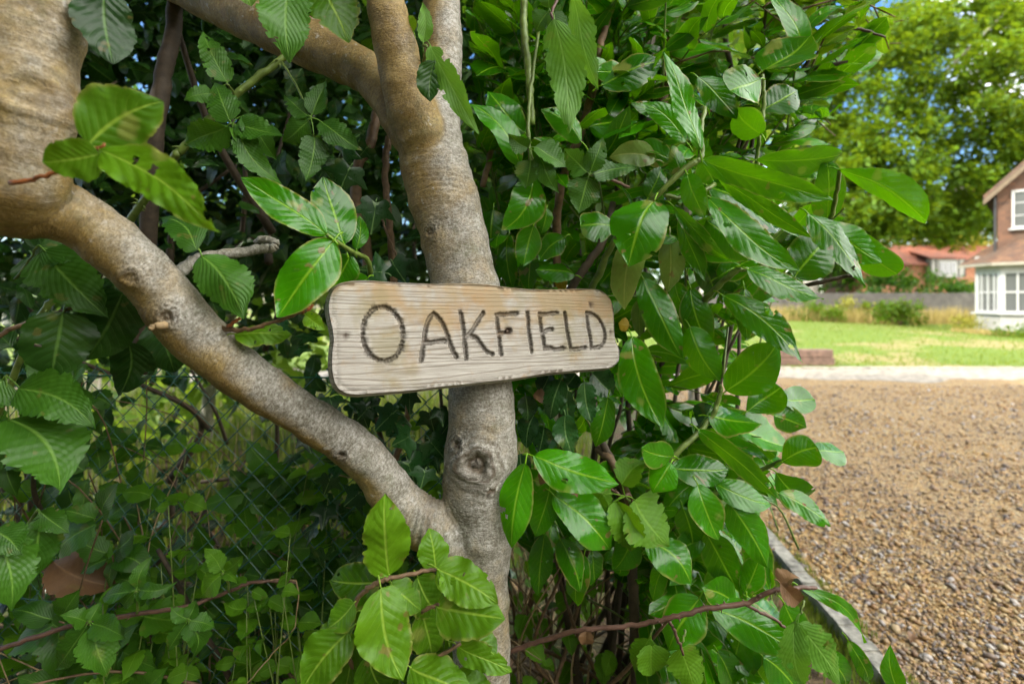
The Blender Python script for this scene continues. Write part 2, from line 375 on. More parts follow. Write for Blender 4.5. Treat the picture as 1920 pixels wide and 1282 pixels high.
def make_leaf(kind, base, axis, n, L, W, r, lo=False, **kw):
    V, Fs, uv = (ivy_local if kind == 'ivy' else lambda *a, **k: leaf_local(kind, *a, **k))(L, W, r, lo, **kw)
    return np.asarray(base) + V @ orient(axis, n).T, Fs, uv

def hero(parent, kind, mat, b, t, wpx, d, dd=0., up=.45, roll=None, var=None, name='leaf', petiole=None, **kw):
    """one large leaf, from its base to its tip, as a part with its own stalk"""
    B = P(b[0], b[1], d); T = P(t[0], t[1], d + dd); ax = T - B; L = np.linalg.norm(ax)
    mid = (B + T) / 2; view = unit(np.array([0, 0, EYE]) - mid); y = ax / L
    n0 = unit(view - y * np.dot(view, y)); n = n0 + up * np.array([0, 0, 1.]); n = unit(n - y * np.dot(n, y))
    ro = math.radians(rng.normal(0, 16) if roll is None else roll)
    n = n * math.cos(ro) + np.cross(y, n) * math.sin(ro)
    W = wpx * (d + dd / 2) / F / max(.5, abs(np.dot(n, n0)))
    V, Fs, uv = make_leaf(kind, B, ax, n, L, W, rng, **kw)
    va = rng.uniform(.25, .8) if var is None else var
    mb = MB(); mb.add(V, Fs, uv, va)
    if petiole is not None:
        Q = np.asarray(petiole, float)
    else:
        Q = B - y * min(.02, .18 * L) + np.array([0, .004, -.004])
    mb2 = resample(np.array([Q, B * .5 + Q * .5 + np.array([0, 0, .002]), B + y * .03 * L]), 6)
    tv, tf = tube(mb2, np.linspace(.0013, .0010, 6) * (1.4 if kind in ('laurel', 'obov') else 1.), 5)
    mb.add(tv, tf, np.tile([.5, .02], (len(tv), 1)), va)
    return mb.build(name, M[mat] if isinstance(mat, str) else mat, parent, B, True)
def stem_obj(parent, pts, mat, name='stem', sides=7, n=None, prick=0):
    """pts rows (px, py, depth, half-width in px)"""
    p = np.array([[*P(a, b_, c), r_ * c / F] for a, b_, c, r_ in pts])
    q = resample(p, n or max(6, len(p) * 7)); q[:, :3] += rng.normal(0, .0008, (len(q), 3))
    mb = MB(); mb.tube(q[:, :3], np.maximum(q[:, 3] * (1 + rng.normal(0, .05, len(q))), .0004), sides)
    for _ in range(prick):
        k = rng.integers(1, len(q) - 1); dr = unit(rng.normal(0, 1, 3)); r0 = q[k, 3]; b_ = q[k, :3] + dr * r0 * .7
        mb.tube([b_, b_ + dr * r0 * .9, b_ + dr * r0 * 1.7 + unit(q[k - 1, :3] - q[k, :3]) * r0 * .5], [r0 * .45, r0 * .22, r0 * .03], 4)
    return mb.build(name, M[mat], parent, q[0, :3], True)
# ------------------------------------------------------------------ setting: ground, drive, path, lawn, kerb
def ground_mat():
    g = G('soil_and_litter'); p = g.pos(); a = g.noise(p, 3, 6, .6); b = g.noise(p, 38, 6, .7)
    c = g.ramp(b, [(.3, (.035, .022, .012)), (.5, (.10, .065, .03)), (.62, (.19, .13, .06)), (.75, (.26, .20, .11))])
    c = g.mix(g.ramp(a, [(.45, 0.), (.6, .7)]), c, g.ramp(b, [(.3, (.03, .07, .012)), (.7, (.13, .20, .04))]))
    g.P(Base_Color=c, Roughness=.9); g.bump(b, 1., .02); return g.m
def gravel_mat():
    g = G('gravel'); p = g.pos()
    vo = g.n('TexVoronoi', i_Scale=62., i_Randomness=1.); g.set(vo.inputs['Vector'], p)
    sep = g.n('SeparateColor', i_0=vo.outputs['Color'])
    c = g.ramp(sep.outputs[0], [(0., (0.062, 0.048, 0.038)), (.14, (.133, .085, .040)), (.3, (.29, .160, .040)), (.58, (.40, .245, .070)), (.78, (.43, .30, .115)), (.93, (.47, .39, .22))])
    big = g.noise(p, 1.3, 4); c = g.mix(g.ramp(big, [(.4, 0.), (.7, .35)]), c, (.30, .19, .09))
    d = g.ramp(vo.outputs['Distance'], [(.3, 0.), (.66, .6)]); c = g.mix(d, c, (.15, .095, .042))
    g.P(Base_Color=c, Roughness=.7); g.bump(g.math('MULTIPLY', vo.outputs['Distance'], -1.), 1., .012); return g.m
def lawn_mat():
    g = G('lawn_turf'); p = g.pos(); a = g.noise(p, .42, 6, .65); b = g.noise(p, 9, 6, .7); e = g.noise(p, .9, 3, .5)
    c = g.ramp(b, [(.3, (.055, .11, .005)), (.55, (.11, .165, .008)), (.75, (.18, .20, .02))])
    c = g.mix(g.ramp(a, [(.53, 0.), (.60, .85)]), c, g.ramp(b, [(.3, (.20, .155, .055)), (.7, (.29, .235, .10))]))
    g.P(Base_Color=c, Roughness=.85); g.bump(b, 1., .05); return g.m
def sheet(name, poly, z, mat, kind='structure', thick=0):
    V = [(x, y, z) for x, y in poly]
    o = mesh_obj(name, V, [[list(range(len(V)))]], mat, None, (0, 0, 0), None, None, False); tag(o, kind=kind); return o
def kx(y): return 1.37 + (y - 1.88) * .088
sheet('ground', [(-900, -900), (900, -900), (900, 900), (-900, 900)], 0, ground_mat())
sheet('gravel_drive', [(kx(-6), -6), (60, -6), (60, 9.1), (kx(9.1), 9.1)], .004, gravel_mat())
M['path'] = plain('pale_limestone_path', (.25, .22, .17), .85, .4, 9, .9, .01)
jx = np.linspace(-6, 60, 330); sheet('path', [(x_, 8.45 + .16 * math.sin(x_ * 1.7) + .10 * math.sin(x_ * 4.3 + 1) + rng.normal(0, .04)) for x_ in jx] + [(60, 9.75), (-6, 9.75)], .008, M['path'])
# lawn: a gently rolling sheet with a low bank towards the fence
nx, ny = 90, 40
gx, gy = np.meshgrid(np.linspace(-30, 60, nx), np.linspace(9.9, 60, ny), indexing='ij')
gz = .03 + .10 * np.clip((gy - 9.9) / 3, 0, 1) + .10 * np.sin(gx * .5 + 1) * np.clip((gy - 11) / 6, 0, 1) + .16 * np.exp(-((gx - 9) / 4) ** 2 - ((gy - 17) / 4) ** 2)
k = (np.arange(nx - 1)[:, None] * ny + np.arange(ny - 1)[None]).ravel()
tag(mesh_obj('lawn', np.stack([gx, gy, gz], -1).reshape(-1, 3), [np.stack([k, k + ny, k + ny + 1, k + 1], 1)], lawn_mat(), None, (0, 0, 0)), kind='structure')
def lawn_z(x, y):
    return .03 + .10 * np.clip((y - 9.9) / 3, 0, 1) + .10 * np.sin(x * .5 + 1) * np.clip((y - 11) / 6, 0, 1) + .16 * np.exp(-((x - 9) / 4) ** 2 - ((y - 17) / 4) ** 2)

# kerb: worn concrete lengths, one strip
M['kerb'] = plain('worn_concrete', (.23, .22, .185), .9, .45, 22, 1., .01)
mb = MB()
y0 = -1.2
while y0 < 8.0:
    L = .91; n = 18
    for s in range(n):
        ya, yb = y0 + L * s / n, y0 + L * (s + 1) / n - (.008 if s == n - 1 else 0)
        wv = [rng.normal(0, .007) for _ in range(2)]
        ht = .055 + rng.normal(0, .003)
        mb.prism([(kx(ya) - .095 + wv[0], ya, -.02), (kx(ya) + wv[1], ya, -.02), (kx(ya) - .006 + wv[1], ya, ht - .012), (kx(ya) - .018 + wv[1], ya, ht), (kx(ya) - .085, ya, ht)],
                 (kx(yb) - kx(ya), yb - ya, 0))
    y0 += L
tag(mb.build('kerb', M['kerb'], None, (1.4, 2, 0)), kind='structure')
# stone edging between path and lawn
M['sett'] = plain('pale_sett', (.30, .27, .22), .8, .25, 12, .5, .01)
mb = MB(); x = 2.0
while x < 26:
    l = rng.uniform(.18, .26); mb.box((x + l / 2, 9.83 + rng.normal(0, .012), .012), (l - .015, .16, .05 + rng.normal(0, .008))); x += l
tag(mb.build('edging', M['sett'], None, (10, 9.83, 0)), 'row of pale stone setts between the white path and the lawn', 'edging')

# loose pebbles on the drive
def ico():
    t = (1 + 5 ** .5) / 2
    V = np.array([(-1, t, 0), (1, t, 0), (-1, -t, 0), (1, -t, 0), (0, -1, t), (0, 1, t), (0, -1, -t), (0, 1, -t), (t, 0, -1), (t, 0, 1), (-t, 0, -1), (-t, 0, 1)]) / math.hypot(1, t)
    Fc = np.array([(0, 11, 5), (0, 5, 1), (0, 1, 7), (0, 7, 10), (0, 10, 11), (1, 5, 9), (5, 11, 4), (11, 10, 2), (10, 7, 6), (7, 1, 8), (3, 9, 4), (3, 4, 2), (3, 2, 6), (3, 6, 8), (3, 8, 9), (4, 9, 5), (2, 4, 11), (6, 2, 10), (8, 6, 7), (9, 8, 1)])
    return V, Fc
IV, IF = ico()
N = 42000
u = rng.random(N) ** 1.4; yy = 1.35 + u * 6.6
xx = kx(yy) + .012 + rng.random(N) * (np.maximum(yy * 1.45 - kx(yy), .6))
keep = (np.minimum(np.abs(xx - 2.75 - .06 * yy), np.abs(xx - 4.25 - .06 * yy)) > .20 + .08 * np.sin(yy * 2.3)) | (rng.random(N) < .45)
xx, yy = xx[keep], yy[keep]; N = len(xx)
sc = rng.lognormal(math.log(.0060), .45, N); sc = np.minimum(sc, .017) * (1 + (yy - 1.5) * .05)
Vp = IV[None] * (1 + rng.normal(0, .13, (N, 12, 1)))
Vp = Vp * np.stack([rng.uniform(.8, 1.45, N), rng.uniform(.7, 1.1, N), rng.uniform(.45, .8, N)], 1)[:, None]
an = rng.uniform(0, 6.28, N); c, s = np.cos(an)[:, None], np.sin(an)[:, None]
tl = rng.normal(0, .3, N)[:, None]; Vp[..., 2] += Vp[..., 0] * tl
Vp = np.stack([Vp[..., 0] * c - Vp[..., 1] * s, Vp[..., 0] * s + Vp[..., 1] * c, Vp[..., 2]], -1) * sc[:, None, None]
Vp += np.stack([xx, yy, .004 + sc * rng.uniform(.2, .8, N)], 1)[:, None]
def pebble_mat():
    g = G('pebbles'); v = g.attr('var'); n_ = g.noise(g.pos(), 180, 4); pt = g.noise(g.pos(), .9, 5, .6)
    c = g.ramp(v, [(0., (0.048, 0.046, 0.050)), (.14, (0.120, 0.106, 0.104)), (.26, (.25, .120, .035)), (.46, (.40, .225, .062)), (.64, (.47, .31, .105)), (.82, (.50, .39, .20)), (.91, (0.352, 0.343, 0.337)), (1., (0.592, 0.571, 0.544))])
    c = g.mix(g.ramp(pt, [(.40, .55), (.60, 0.)]), c, (.17, .13, .095), 'MIX')
    g.P(Base_Color=g.mix(g.math('MULTIPLY', n_, .45), c, (.17, .10, .05)), Roughness=.55); g.bump(n_, .3, .002); return g.m
tag(mesh_obj('gravel', Vp.reshape(-1, 3), [(IF[None] + (np.arange(N) * 12)[:, None, None]).reshape(-1, 3)], pebble_mat(), None, (2.5, 3, 0), None, {'var': np.repeat(rng.random(N), 12)}),
    'loose mixed tan and grey pebbles on the drive', 'gravel', None, 'stuff')

# ------------------------------------------------------------------ the beech: trunk and limbs
D0 = .965
SK = {  # (px, py, depth, half width px)
 'trunk': [(903, 1900, 1.02, 62), (903, 1420, .98, 56), (905, 1283, D0, 53), (901, 1150, D0, 54), (900, 1060, D0, 57), (901, 985, D0, 65), (899, 890, D0, 71), (904, 790, D0, 63), (894, 660, D0, 62), (872, 540, D0, 64), (848, 430, D0, 64), (822, 335, D0, 65), (806, 262, .97, 62), (818, 190, .985, 46), (830, 120, 1.0, 37), (829, 30, 1.02, 35), (826, -80, 1.04, 36), (822, -400, 1.1, 36), (800, -900, 1.25, 40), (760, -1500, 1.5, 40)],
 'fork_limb': [(808, 300, .955, 50), (785, 238, .93, 52), (762, 175, .91, 47), (742, 90, .89, 42), (722, 0, .87, 37), (712, -80, .86, 35), (690, -400, .9, 35), (640, -1000, 1.0, 40)],
 'upper_limb': [(800, 300, .975, 44), (768, 240, .98, 46), (735, 190, .99, 43), (688, 138, 1.01, 40), (640, 112, 1.03, 45), (560, 72, 1.06, 48), (470, 30, 1.10, 50), (380, -20, 1.14, 52), (250, -90, 1.2, 54), (-100, -300, 1.4, 56)],
 'lower_limb': [(905, 1050, D0, 46), (848, 1016, .945, 48), (770, 962, .92, 46), (733, 922, .905, 42), (709, 888, .895, 40), (680, 855, .885, 40), (640, 822, .87, 40), (600, 797, .855, 39), (560, 772, .84, 39), (500, 733, .82, 42), (436, 688, .795, 47), (352, 611, .765, 50), (285, 528, .735, 50), (208, 456, .70, 50), (165, 422, .685, 52), (100, 392, .66, 55), (20, 378, .635, 70), (20, 335, .615, 84), (34, 270, .61, 85), (40, 190, .61, 84), (38, 110, .61, 90), (34, 30, .61, 102), (30, -60, .61, 110), (30, -300, .64, 112), (-60, -900, .75, 100)]}
LS = {'trunk': .985, 'fork_limb': .95, 'upper_limb': .93, 'lower_limb': 1.0}
pts = {k: resample(np.array([[*P(a, b_, c_), r_ * c_ / F * (LS[k] if a > 60 else 1)] for a, b_, c_, r_ in v]), len(v) * 14) for k, v in SK.items()}
# small bumps and bends so that the limbs are not ideal tubes
for k_, q in pts.items():
    n = len(q); t_ = np.arange(n)
    q[:, 3] *= 1 + .022 * np.sin(t_ * .22 + len(k_)) + .018 * np.sin(t_ * .53 + 1.3) + .010 * np.sin(t_ * 1.1)
mbt = MB()
for q in pts.values():
    V, Fs, = tube(q[:, :3], q[:, 3], 26); mbt.add(V, Fs)
tmp = mbt.build('tmp_trunk', None, None, (0, 0, 0))
md = tmp.modifiers.new('r', 'REMESH'); md.mode = 'VOXEL'; md.voxel_size = .0038
ms = tmp.modifiers.new('s', 'SMOOTH'); ms.factor = .5; ms.iterations = 7
bpy.context.view_layer.update()
dg = bpy.context.evaluated_depsgraph_get()
me = bpy.data.meshes.new_from_object(tmp.evaluated_get(dg))
bpy.data.objects.remove(tmp)
nv = len(me.vertices); V = np.zeros(nv * 3); me.vertices.foreach_get('co', V); V = V.reshape(-1, 3)
nr = np.zeros(nv * 3); me.vertices.foreach_get('normal', nr); nr = nr.reshape(-1, 3)
np_ = len(me.polygons); quad = np.zeros(len(me.loops), np.int32); me.loops.foreach_get('vertex_index', quad)
lt = np.zeros(np_, np.int32); me.polygons.foreach_get('loop_total', lt); assert (lt == 4).all(); quad = quad.reshape(-1, 4)
keys = list(pts); best = np.full(nv, 1e9); own = np.zeros(nv, int); along = np.zeros(nv); relrad = np.zeros((nv, 3))
for ki, k_ in enumerate(keys):
    q = pts[k_]; s_ = np.concatenate([[0], np.cumsum(np.linalg.norm(np.diff(q[:, :3], axis=0), axis=1))]) + ki * 3.7
    for c0 in range(0, nv, 4000):
        d = np.linalg.norm(V[c0:c0 + 4000, None] - q[None, :, :3], axis=2) / q[None, :, 3]
        j = d.argmin(1); dm = d[np.arange(len(j)), j]; up = dm < best[c0:c0 + 4000]
        # continuous position along the limb: project on the local direction
        tdir = np.gradient(q[:, :3], axis=0); tdir /= np.linalg.norm(tdir, axis=1)[:, None]
        a_ = s_[j] + ((V[c0:c0 + 4000] - q[j, :3]) * tdir[j]).sum(1)
        sl = np.arange(c0, min(nv, c0 + 4000))[up]
        best[sl] = dm[up]; own[sl] = ki; along[sl] = a_[up]; relrad[sl] = (V[sl] - q[j[up], :3]) / q[j[up], 3][:, None]
# more ochre on left flanks and undersides, the fork limbs and the left stem
ochre_amt = np.zeros(nv)
ochre_amt += np.where(own == 3, np.clip(-relrad[:, 2] * .8 - relrad[:, 0] * .35, 0, 1), 0)
ochre_amt += np.where(own == 0, np.clip(.18 - relrad[:, 0] * .6, 0, 1), 0) * np.clip((V[:, 2] - 1.25) / .3, 0, 1)
ochre_amt += np.where((own == 1) | (own == 2), .45, 0)
left = np.clip((.0 - V[:, 0] - .36) / .25, 0, 1) * (own == 3); ochre_amt = ochre_amt * (1 - left * .2) + left * .32
for _ in range(30):                                   # let the ochre fade softly across the joints
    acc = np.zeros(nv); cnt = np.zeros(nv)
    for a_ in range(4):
        np.add.at(acc, quad[:, a_], ochre_amt[quad[:, (a_ + 1) % 4]] + ochre_amt[quad[:, (a_ + 3) % 4]]); np.add.at(cnt, quad[:, a_], 2)
    ochre_amt = .3 * ochre_amt + .7 * acc / np.maximum(cnt, 1)
knot = np.zeros(nv); ring = np.zeros(nv)
def bump_knot(px, py, d, rad, ridge, pit, dark=1.):
    c_ = P(px, py, d); front = V[np.argsort(np.linalg.norm(V - c_, axis=1))[:40]]; front = front[front[:, 1].argsort()][0]
    dv = V - front; dist = np.sqrt(dv[:, 0] ** 2 + (dv[:, 2] * 1.12) ** 2 + (dv[:, 1] * .6) ** 2) / rad
    wob = 1 + .12 * np.sin(np.arctan2(dv[:, 2], dv[:, 0]) * 3 + 1) + .06 * np.sin(np.arctan2(dv[:, 2], dv[:, 0]) * 7)
    dist = dist * wob
    h = ridge * np.exp(-((dist - 1) / .28) ** 2) + ridge * .45 * np.exp(-((dist - 1.6) / .22) ** 2) - pit * np.exp(-(dist / .62) ** 2)
    h += np.exp(-(dist / .7) ** 2) * pit * .5 * np.sin(V[:, 0] * 520 + V[:, 2] * 380) * np.sin(V[:, 2] * 610)
    rg = np.sin(dist * 11 + .6 * np.sin(V[:, 2] * 300)) * np.exp(-(dist / 1.5) ** 2) * min(1, dark * 1.3); ring[:] = np.where(np.abs(rg) > np.abs(ring), rg, ring); h += .0007 * rg
    V[:] += nr * h[:, None]; knot[:] = np.maximum(knot, dark * np.exp(-(dist / .78) ** 4))
bump_knot(888, 862, D0 - .06, .030, .010, .008, .6)
bump_knot(843, 828, D0 - .05, .013, .005, .006, .7)
bump_knot(928, 918, D0 - .06, .007, .002, .003, .8)
bump_knot(795, 442, D0 - .05, .013, .003, .001, .35)
bump_knot(317, 612, .70, .014, .004, .002, .4)
bump_knot(645, 866, .84, .009, .004, .004, .6)
bump_knot(262, 522, .70, .012, .004, .002, .25)
bump_knot(112, 155, .555, .024, .007, -.001, .15)
# creases in the bark: the collar under the upper fork and the crotch of the lower limb
for (cx, cy, cd, a_, n_, am) in ((835, 330, .90, 190, 1, .0014),):
    c_ = P(cx, cy, cd); dd_ = np.linalg.norm((V - c_) * [1, .5, 1.25], axis=1)
    V += nr * (am * np.sin(V[:, 2] * 620 + 9 * (V[:, 0] - c_[0]) ** 2 * 90) * np.exp(-(dd_ / .055) ** 2))[:, None]
c_ = P(805, 950, .90); dx = V[:, 0] - c_[0]; dz = V[:, 2] - c_[2]
V += nr * (.0022 * np.sin(np.arctan2(dx, -dz + .05) * 46) * np.exp(-(((dx) / .045) ** 2 + ((dz + .03) / .075) ** 2)))[:, None]
knot = np.maximum(knot, .55 * np.exp(-((dx / .010) ** 2 + ((dz + .03) / .06) ** 2)))
V += nr * (rng.normal(0, .00025, nv) + .0011 * np.sin(V[:, 0] * 70 + 3 * np.sin(V[:, 2] * 41)) * np.sin(V[:, 2] * 55 + V[:, 1] * 30))[:, None]

beech = thing('beech_tree', 'grey beech trunk behind the wooden name board, one limb sweeping up to the left', 'tree', (float(P(903, 0, D0)[0]), D0, 0))
names = {0: 'trunk', 1: 'limb', 2: 'limb', 3: 'limb'}
fown = own[quad]; fo = np.array([np.bincount(r, minlength=4).argmax() for r in fown])
me.vertices.foreach_set('co', V.ravel()); me.update(); me.vertices.foreach_get('normal', t_ := np.zeros(nv * 3)); nr2 = t_.reshape(-1, 3)
for ki in range(4):
    f = quad[fo == ki]; used = np.unique(f); remap = np.zeros(nv, int); remap[used] = np.arange(len(used))
    o = mesh_obj(names[ki], V[used], [remap[f]], M['bark'], beech, None, None, {'along': along[used], 'ochre_amt': ochre_amt[used], 'knot': knot[used], 'ring': ring[used]})
    o.data.normals_split_custom_set_from_vertices([tuple(v) for v in nr2[used]])
    if ki == 3: o['label'] = 'thick grey and ochre limb curving left and up into a second stem'
bpy.data.meshes.remove(me)
# dead grey side shoot on the lower limb, and the broken brown stub
o = stem_obj(beech, [(335, 512, .775, 13), (362, 490, .80, 10), (400, 479, .82, 10), (450, 473, .84, 9.5), (490, 467, .85, 9), (511, 464, .855, 8.5), (516, 457, .858, 7.5), (505, 450, .862, 7), (488, 450, .868, 6.5), (478, 457, .874, 5)], 'bark', 'dead_shoot', 10, 60)
o['label'] = 'short grey shoot that hooks back on itself'
stem_obj(beech, [(325, 610, .735, 7), (305, 609, .715, 7), (285, 614, .705, 5.5), (279, 618, .703, 3)], 'stem_dry', 'broken_stub', 8, 16)

# the crown above the frame (it shades everything below) plus added light-blocking masses, as one mesh
def crown_mass(centers, n_per, spread, size, squash=1., flat=.5):
    C = np.repeat(np.asarray(centers), n_per, 0); n = len(C)
    C = C + rng.normal(0, 1, (n, 3)) * spread * np.array([1, 1, squash])
    cvar = np.repeat(rng.random(n // n_per), n_per); nn = rng.normal(0, 1, (n, 3)) + np.array([0, 0, 1.]) * flat * 2; nn /= np.linalg.norm(nn, axis=1)[:, None]
    ax = rng.normal(0, 1, (n, 3)); ax -= nn * (ax * nn).sum(1)[:, None]; ax /= np.linalg.norm(ax, axis=1)[:, None]
    sd = np.cross(ax, nn); s = size * rng.uniform(.7, 1.35, (n, 1)); w_ = s * .34
    V = np.stack([C, C + ax * s * .45 + sd * w_ + nn * s * .08, C + ax * s - nn * s * .08, C + ax * s * .45 - sd * w_ + nn * s * .08], 1).reshape(-1, 3)
    b_ = np.arange(n)[:, None] * 4
    uv = np.tile([[.5, 0], [1, .5], [.5, 1], [0, .5]], (n, 1))
    return V, [np.vstack([b_ + [0, 1, 2], b_ + [0, 2, 3]])], uv, np.repeat(np.clip(.75 * cvar + .45 * rng.random(n) - .1, 0, 1), 4)
def ell(n, c, r, shell=.0, zmin=None):
    p = rng.normal(0, 1, (n, 3)); p /= np.linalg.norm(p, axis=1)[:, None]
    p *= (shell + (1 - shell) * rng.random((n, 1))) ** (1 / 3)
    p = np.asarray(c) + p * np.asarray(r)
    if zmin is not None: p = p[p[:, 2] > zmin]
    return p
def crown(name, mat, parent, centers, n_per, spread, size, squash=1., flat=.5, origin=None):
    V, Fs, uv, va = crown_mass(centers, n_per, spread, size, squash, flat)
    return mesh_obj(name, V, Fs, M[mat], parent, origin, uv, {'var': va})
CC = ell(330, (-2.6, 1.2, 6.9), (5.0, 5.4, 2.7))
CC = CC[CC[:, 2] > 2.9 + .62 * np.maximum(CC[:, 1], 0)]
CC = np.vstack([CC, ell(150, (-4.6, -3.2, 4.2), (3.4, 3.6, 3.2)), ell(150, (-.6, -6.0, 3.4), (4.6, 2.0, 3.2)), ell(80, (-2.7, -1.4, 2.3), (1.2, 1.5, 2.0))])  # unseen low masses left of and behind the camera, added to block sky light
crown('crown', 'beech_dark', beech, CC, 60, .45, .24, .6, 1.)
for (a_, b_) in (((-.12, 1.1, 2.6), (-1.6, .6, 6.5)), ((-.25, .9, 2.2), (-3.5, 2.5, 6.8)), ((-.12, 1.15, 2.7), (.8, 2.2, 7.5))):
    q = resample(np.array([a_, (np.array(a_) + b_) / 2 + [.2, 0, .3], b_]), 14); mb = MB(); mb.tube(q, np.linspace(.055, .02, 14), 8)
    mb.build('bough', M['bark'], beech)

# ------------------------------------------------------------------ the carved name board
A_ = P(618, 600, .765); B_ = P(1165, 600, 1.005)
e1 = unit(B_ - A_); nh = unit(np.cross(e1, [0, 0, 1])); tilt = math.radians(10)
fn = unit(nh * math.cos(tilt) + np.array([0, 0, 1]) * math.sin(tilt)); e2 = np.cross(fn, e1)
if e2[2] < 0: e2 = -e2
def on_board(u_, v_):     # crop pixel -> board coordinates (metres)
    px, py = 560 + u_ / 3, 480 + v_ / 3
    d = np.array([(px - 960) / F, 1, -(py - HZ) / F]); o_ = np.array([0, 0, EYE])
    t = np.dot(A_ - o_, fn) / np.dot(d, fn); p = o_ + d * t - A_
    return np.array([np.dot(p, e1), np.dot(p, e2)])
OUT = [(180, 225), (205, 180), (250, 155), (320, 143), (420, 143), (560, 152), (760, 160), (900, 158), (1060, 162), (1200, 180), (1330, 190), (1500, 190), (1640, 186), (1710, 195), (1755, 230), (1775, 270), (1782, 330), (1785, 420), (1795, 480), (1815, 530), (1812, 580), (1780, 615), (1740, 628), (1600, 640), (1400, 660), (1200, 692), (1000, 712), (800, 735), (600, 758), (450, 770), (320, 777), (260, 765), (220, 735), (200, 690), (190, 620), (192, 540), (200, 470), (192, 400), (178, 340), (172, 280)]
oc = np.array([on_board(*p) for p in OUT]); oc = resample(np.vstack([oc, oc[:1]]), 200)[:-1]
oc = oc[np.concatenate([[True], np.linalg.norm(np.diff(oc, axis=0), axis=1) > 1e-4])]
ST = []
ang = np.linspace(.25, 2 * np.pi + .2, 30)
ST.append([(474 + 113 * math.cos(a) - 6 * math.sin(a), 438 - 152 * math.sin(a)) for a in ang])
ST += [[(690, 585), (698, 530), (706, 470), (718, 400), (736, 352), (760, 322)], [(760, 322), (785, 345), (812, 385), (832, 430), (850, 480), (870, 535), (890, 566)], [(703, 490), (760, 482), (830, 474)],
       [(914, 320), (925, 400), (936, 490), (942, 578)], [(1038, 320), (1010, 365), (980, 415), (948, 452)], [(955, 442), (1000, 460), (1030, 498), (1060, 535), (1092, 552)],
       [(1114, 330), (1122, 400), (1130, 480), (1142, 550)], [(1112, 330), (1170, 326), (1232, 321)], [(1125, 436), (1160, 428), (1190, 418)],
       [(1288, 320), (1295, 400), (1303, 470), (1312, 538)], [(1356, 325), (1362, 380), (1375, 450), (1385, 522)], [(1356, 326), (1410, 324), (1458, 318)], [(1377, 432), (1400, 416), (1428, 411)], [(1385, 522), (1420, 515), (1450, 524), (1492, 516)],
       [(1498, 320), (1510, 400), (1520, 460), (1532, 526)], [(1532, 524), (1570, 522), (1614, 514)],
       [(1622, 322), (1630, 390), (1642, 460), (1650, 516)], [(1622, 320), (1660, 326), (1690, 350), (1715, 395), (1726, 440), (1718, 485), (1695, 510), (1650, 516)]]
segs = []
for s_ in ST:
    q = resample(np.array([on_board(*p) for p in s_]), 40); segs.append(q)
SP = np.vstack(segs)
xs0, xs1, ys0, ys1 = oc[:, 0].min(), oc[:, 0].max(), oc[:, 1].min(), oc[:, 1].max()
def grid(st): 
    a, b = np.meshgrid(np.arange(xs0, xs1, st), np.arange(ys0, ys1, st)); g_ = np.stack([a.ravel(), b.ravel()], 1); return g_ + rng.normal(0, st * .08, g_.shape)
def dist_to(Pt, Q):
    o_ = np.empty(len(Pt))
    for c0 in range(0, len(Pt), 2000): o_[c0:c0 + 2000] = np.sqrt(((Pt[c0:c0 + 2000, None] - Q[None]) ** 2).sum(2).min(1))
    return o_
def inside(Pt, poly):
    x_, y_ = Pt[:, 0], Pt[:, 1]; r = np.zeros(len(Pt), bool); m = len(poly)
    for i in range(m):
        (xa, ya), (xb, yb) = poly[i], poly[(i + 1) % m]
        c_ = ((ya > y_) != (yb > y_)) & (x_ < (xb - xa) * (y_ - ya) / (yb - ya + 1e-15) + xa); r ^= c_
    return r
g1 = grid(.0016); g1 = g1[dist_to(g1, SP[::3]) < .0075]
g2 = grid(.006); g2 = g2[dist_to(g2, SP[::3]) >= .0078]
gp = np.vstack([g1, g2]); gp = gp[inside(gp, oc)]; gp = gp[dist_to(gp, oc) > .0035]
n_o = len(oc)
cdt = geometry.delaunay_2d_cdt([Vector(p) for p in np.vstack([oc, gp])], [(i, (i + 1) % n_o) for i in range(n_o)], [], 1, 1e-7)
bv = np.array([(v.x, v.y) for v in cdt[0]]); bf = np.array([f for f in cdt[2] if len(f) == 3])
ds = dist_to(bv, SP); wob = np.sin(bv[:, 0] * 900) * np.sin(bv[:, 1] * 1100) * .0003
wob = wob + 0.0005 * np.sin(bv[:, 0] * 233 + bv[:, 1] * 151) + .0003 * np.sin(bv[:, 0] * 571 - bv[:, 1] * 417) + rng.normal(0, .0003, len(bv))
prof_ = np.clip(1 - (ds + wob) / .0040, 0, 1); dep = -.0060 * np.clip(prof_ * 1.7, 0, 1) ** .8
lip = .0006 * np.exp(-((ds - .0058) / .0014) ** 2)
edge_d = dist_to(bv, oc); rnd = -.004 * np.clip(1 - edge_d / .009, 0, 1) ** 2
grain = .0005 * np.sin(bv[:, 1] * 900 + 4 * np.sin(bv[:, 0] * 9) + 2 * np.sin(bv[:, 0] * 23)) * (prof_ == 0)
holes = [on_board(265, 446), on_board(1180, 420), on_board(1763, 425), on_board(1648, 272)]
hd = np.min([np.linalg.norm(bv - h, axis=1) / (1.6 if k == 1 else 1.15) for k, h in enumerate(holes)], 0); pit = -.004 * np.clip(1 - hd / .006, 0, 1)
z = dep + lip + rnd + grain * 0 + pit
W3 = lambda xy, zz: A_ + xy[:, :1] * e1 + xy[:, 1:2] * e2 + np.asarray(zz).reshape(-1, 1) * fn
board_th = .030
cen = oc.mean(0); nrm = np.roll(oc, -1, 0) - np.roll(oc, 1, 0); nrm = np.stack([nrm[:, 1], -nrm[:, 0]], 1); nrm /= np.linalg.norm(nrm, axis=1)[:, None]
if (nrm * (oc - cen)).sum() < 0: nrm = -nrm
rings = []; bev = [(-.004, 0), (-.007, .0024), (-.012, .0036), (-.022, .004), (-.027, .002), (-board_th, -.004)]
Vb = [W3(bv, z)]; base_n = len(bv); ring_idx = [np.arange(n_o)]
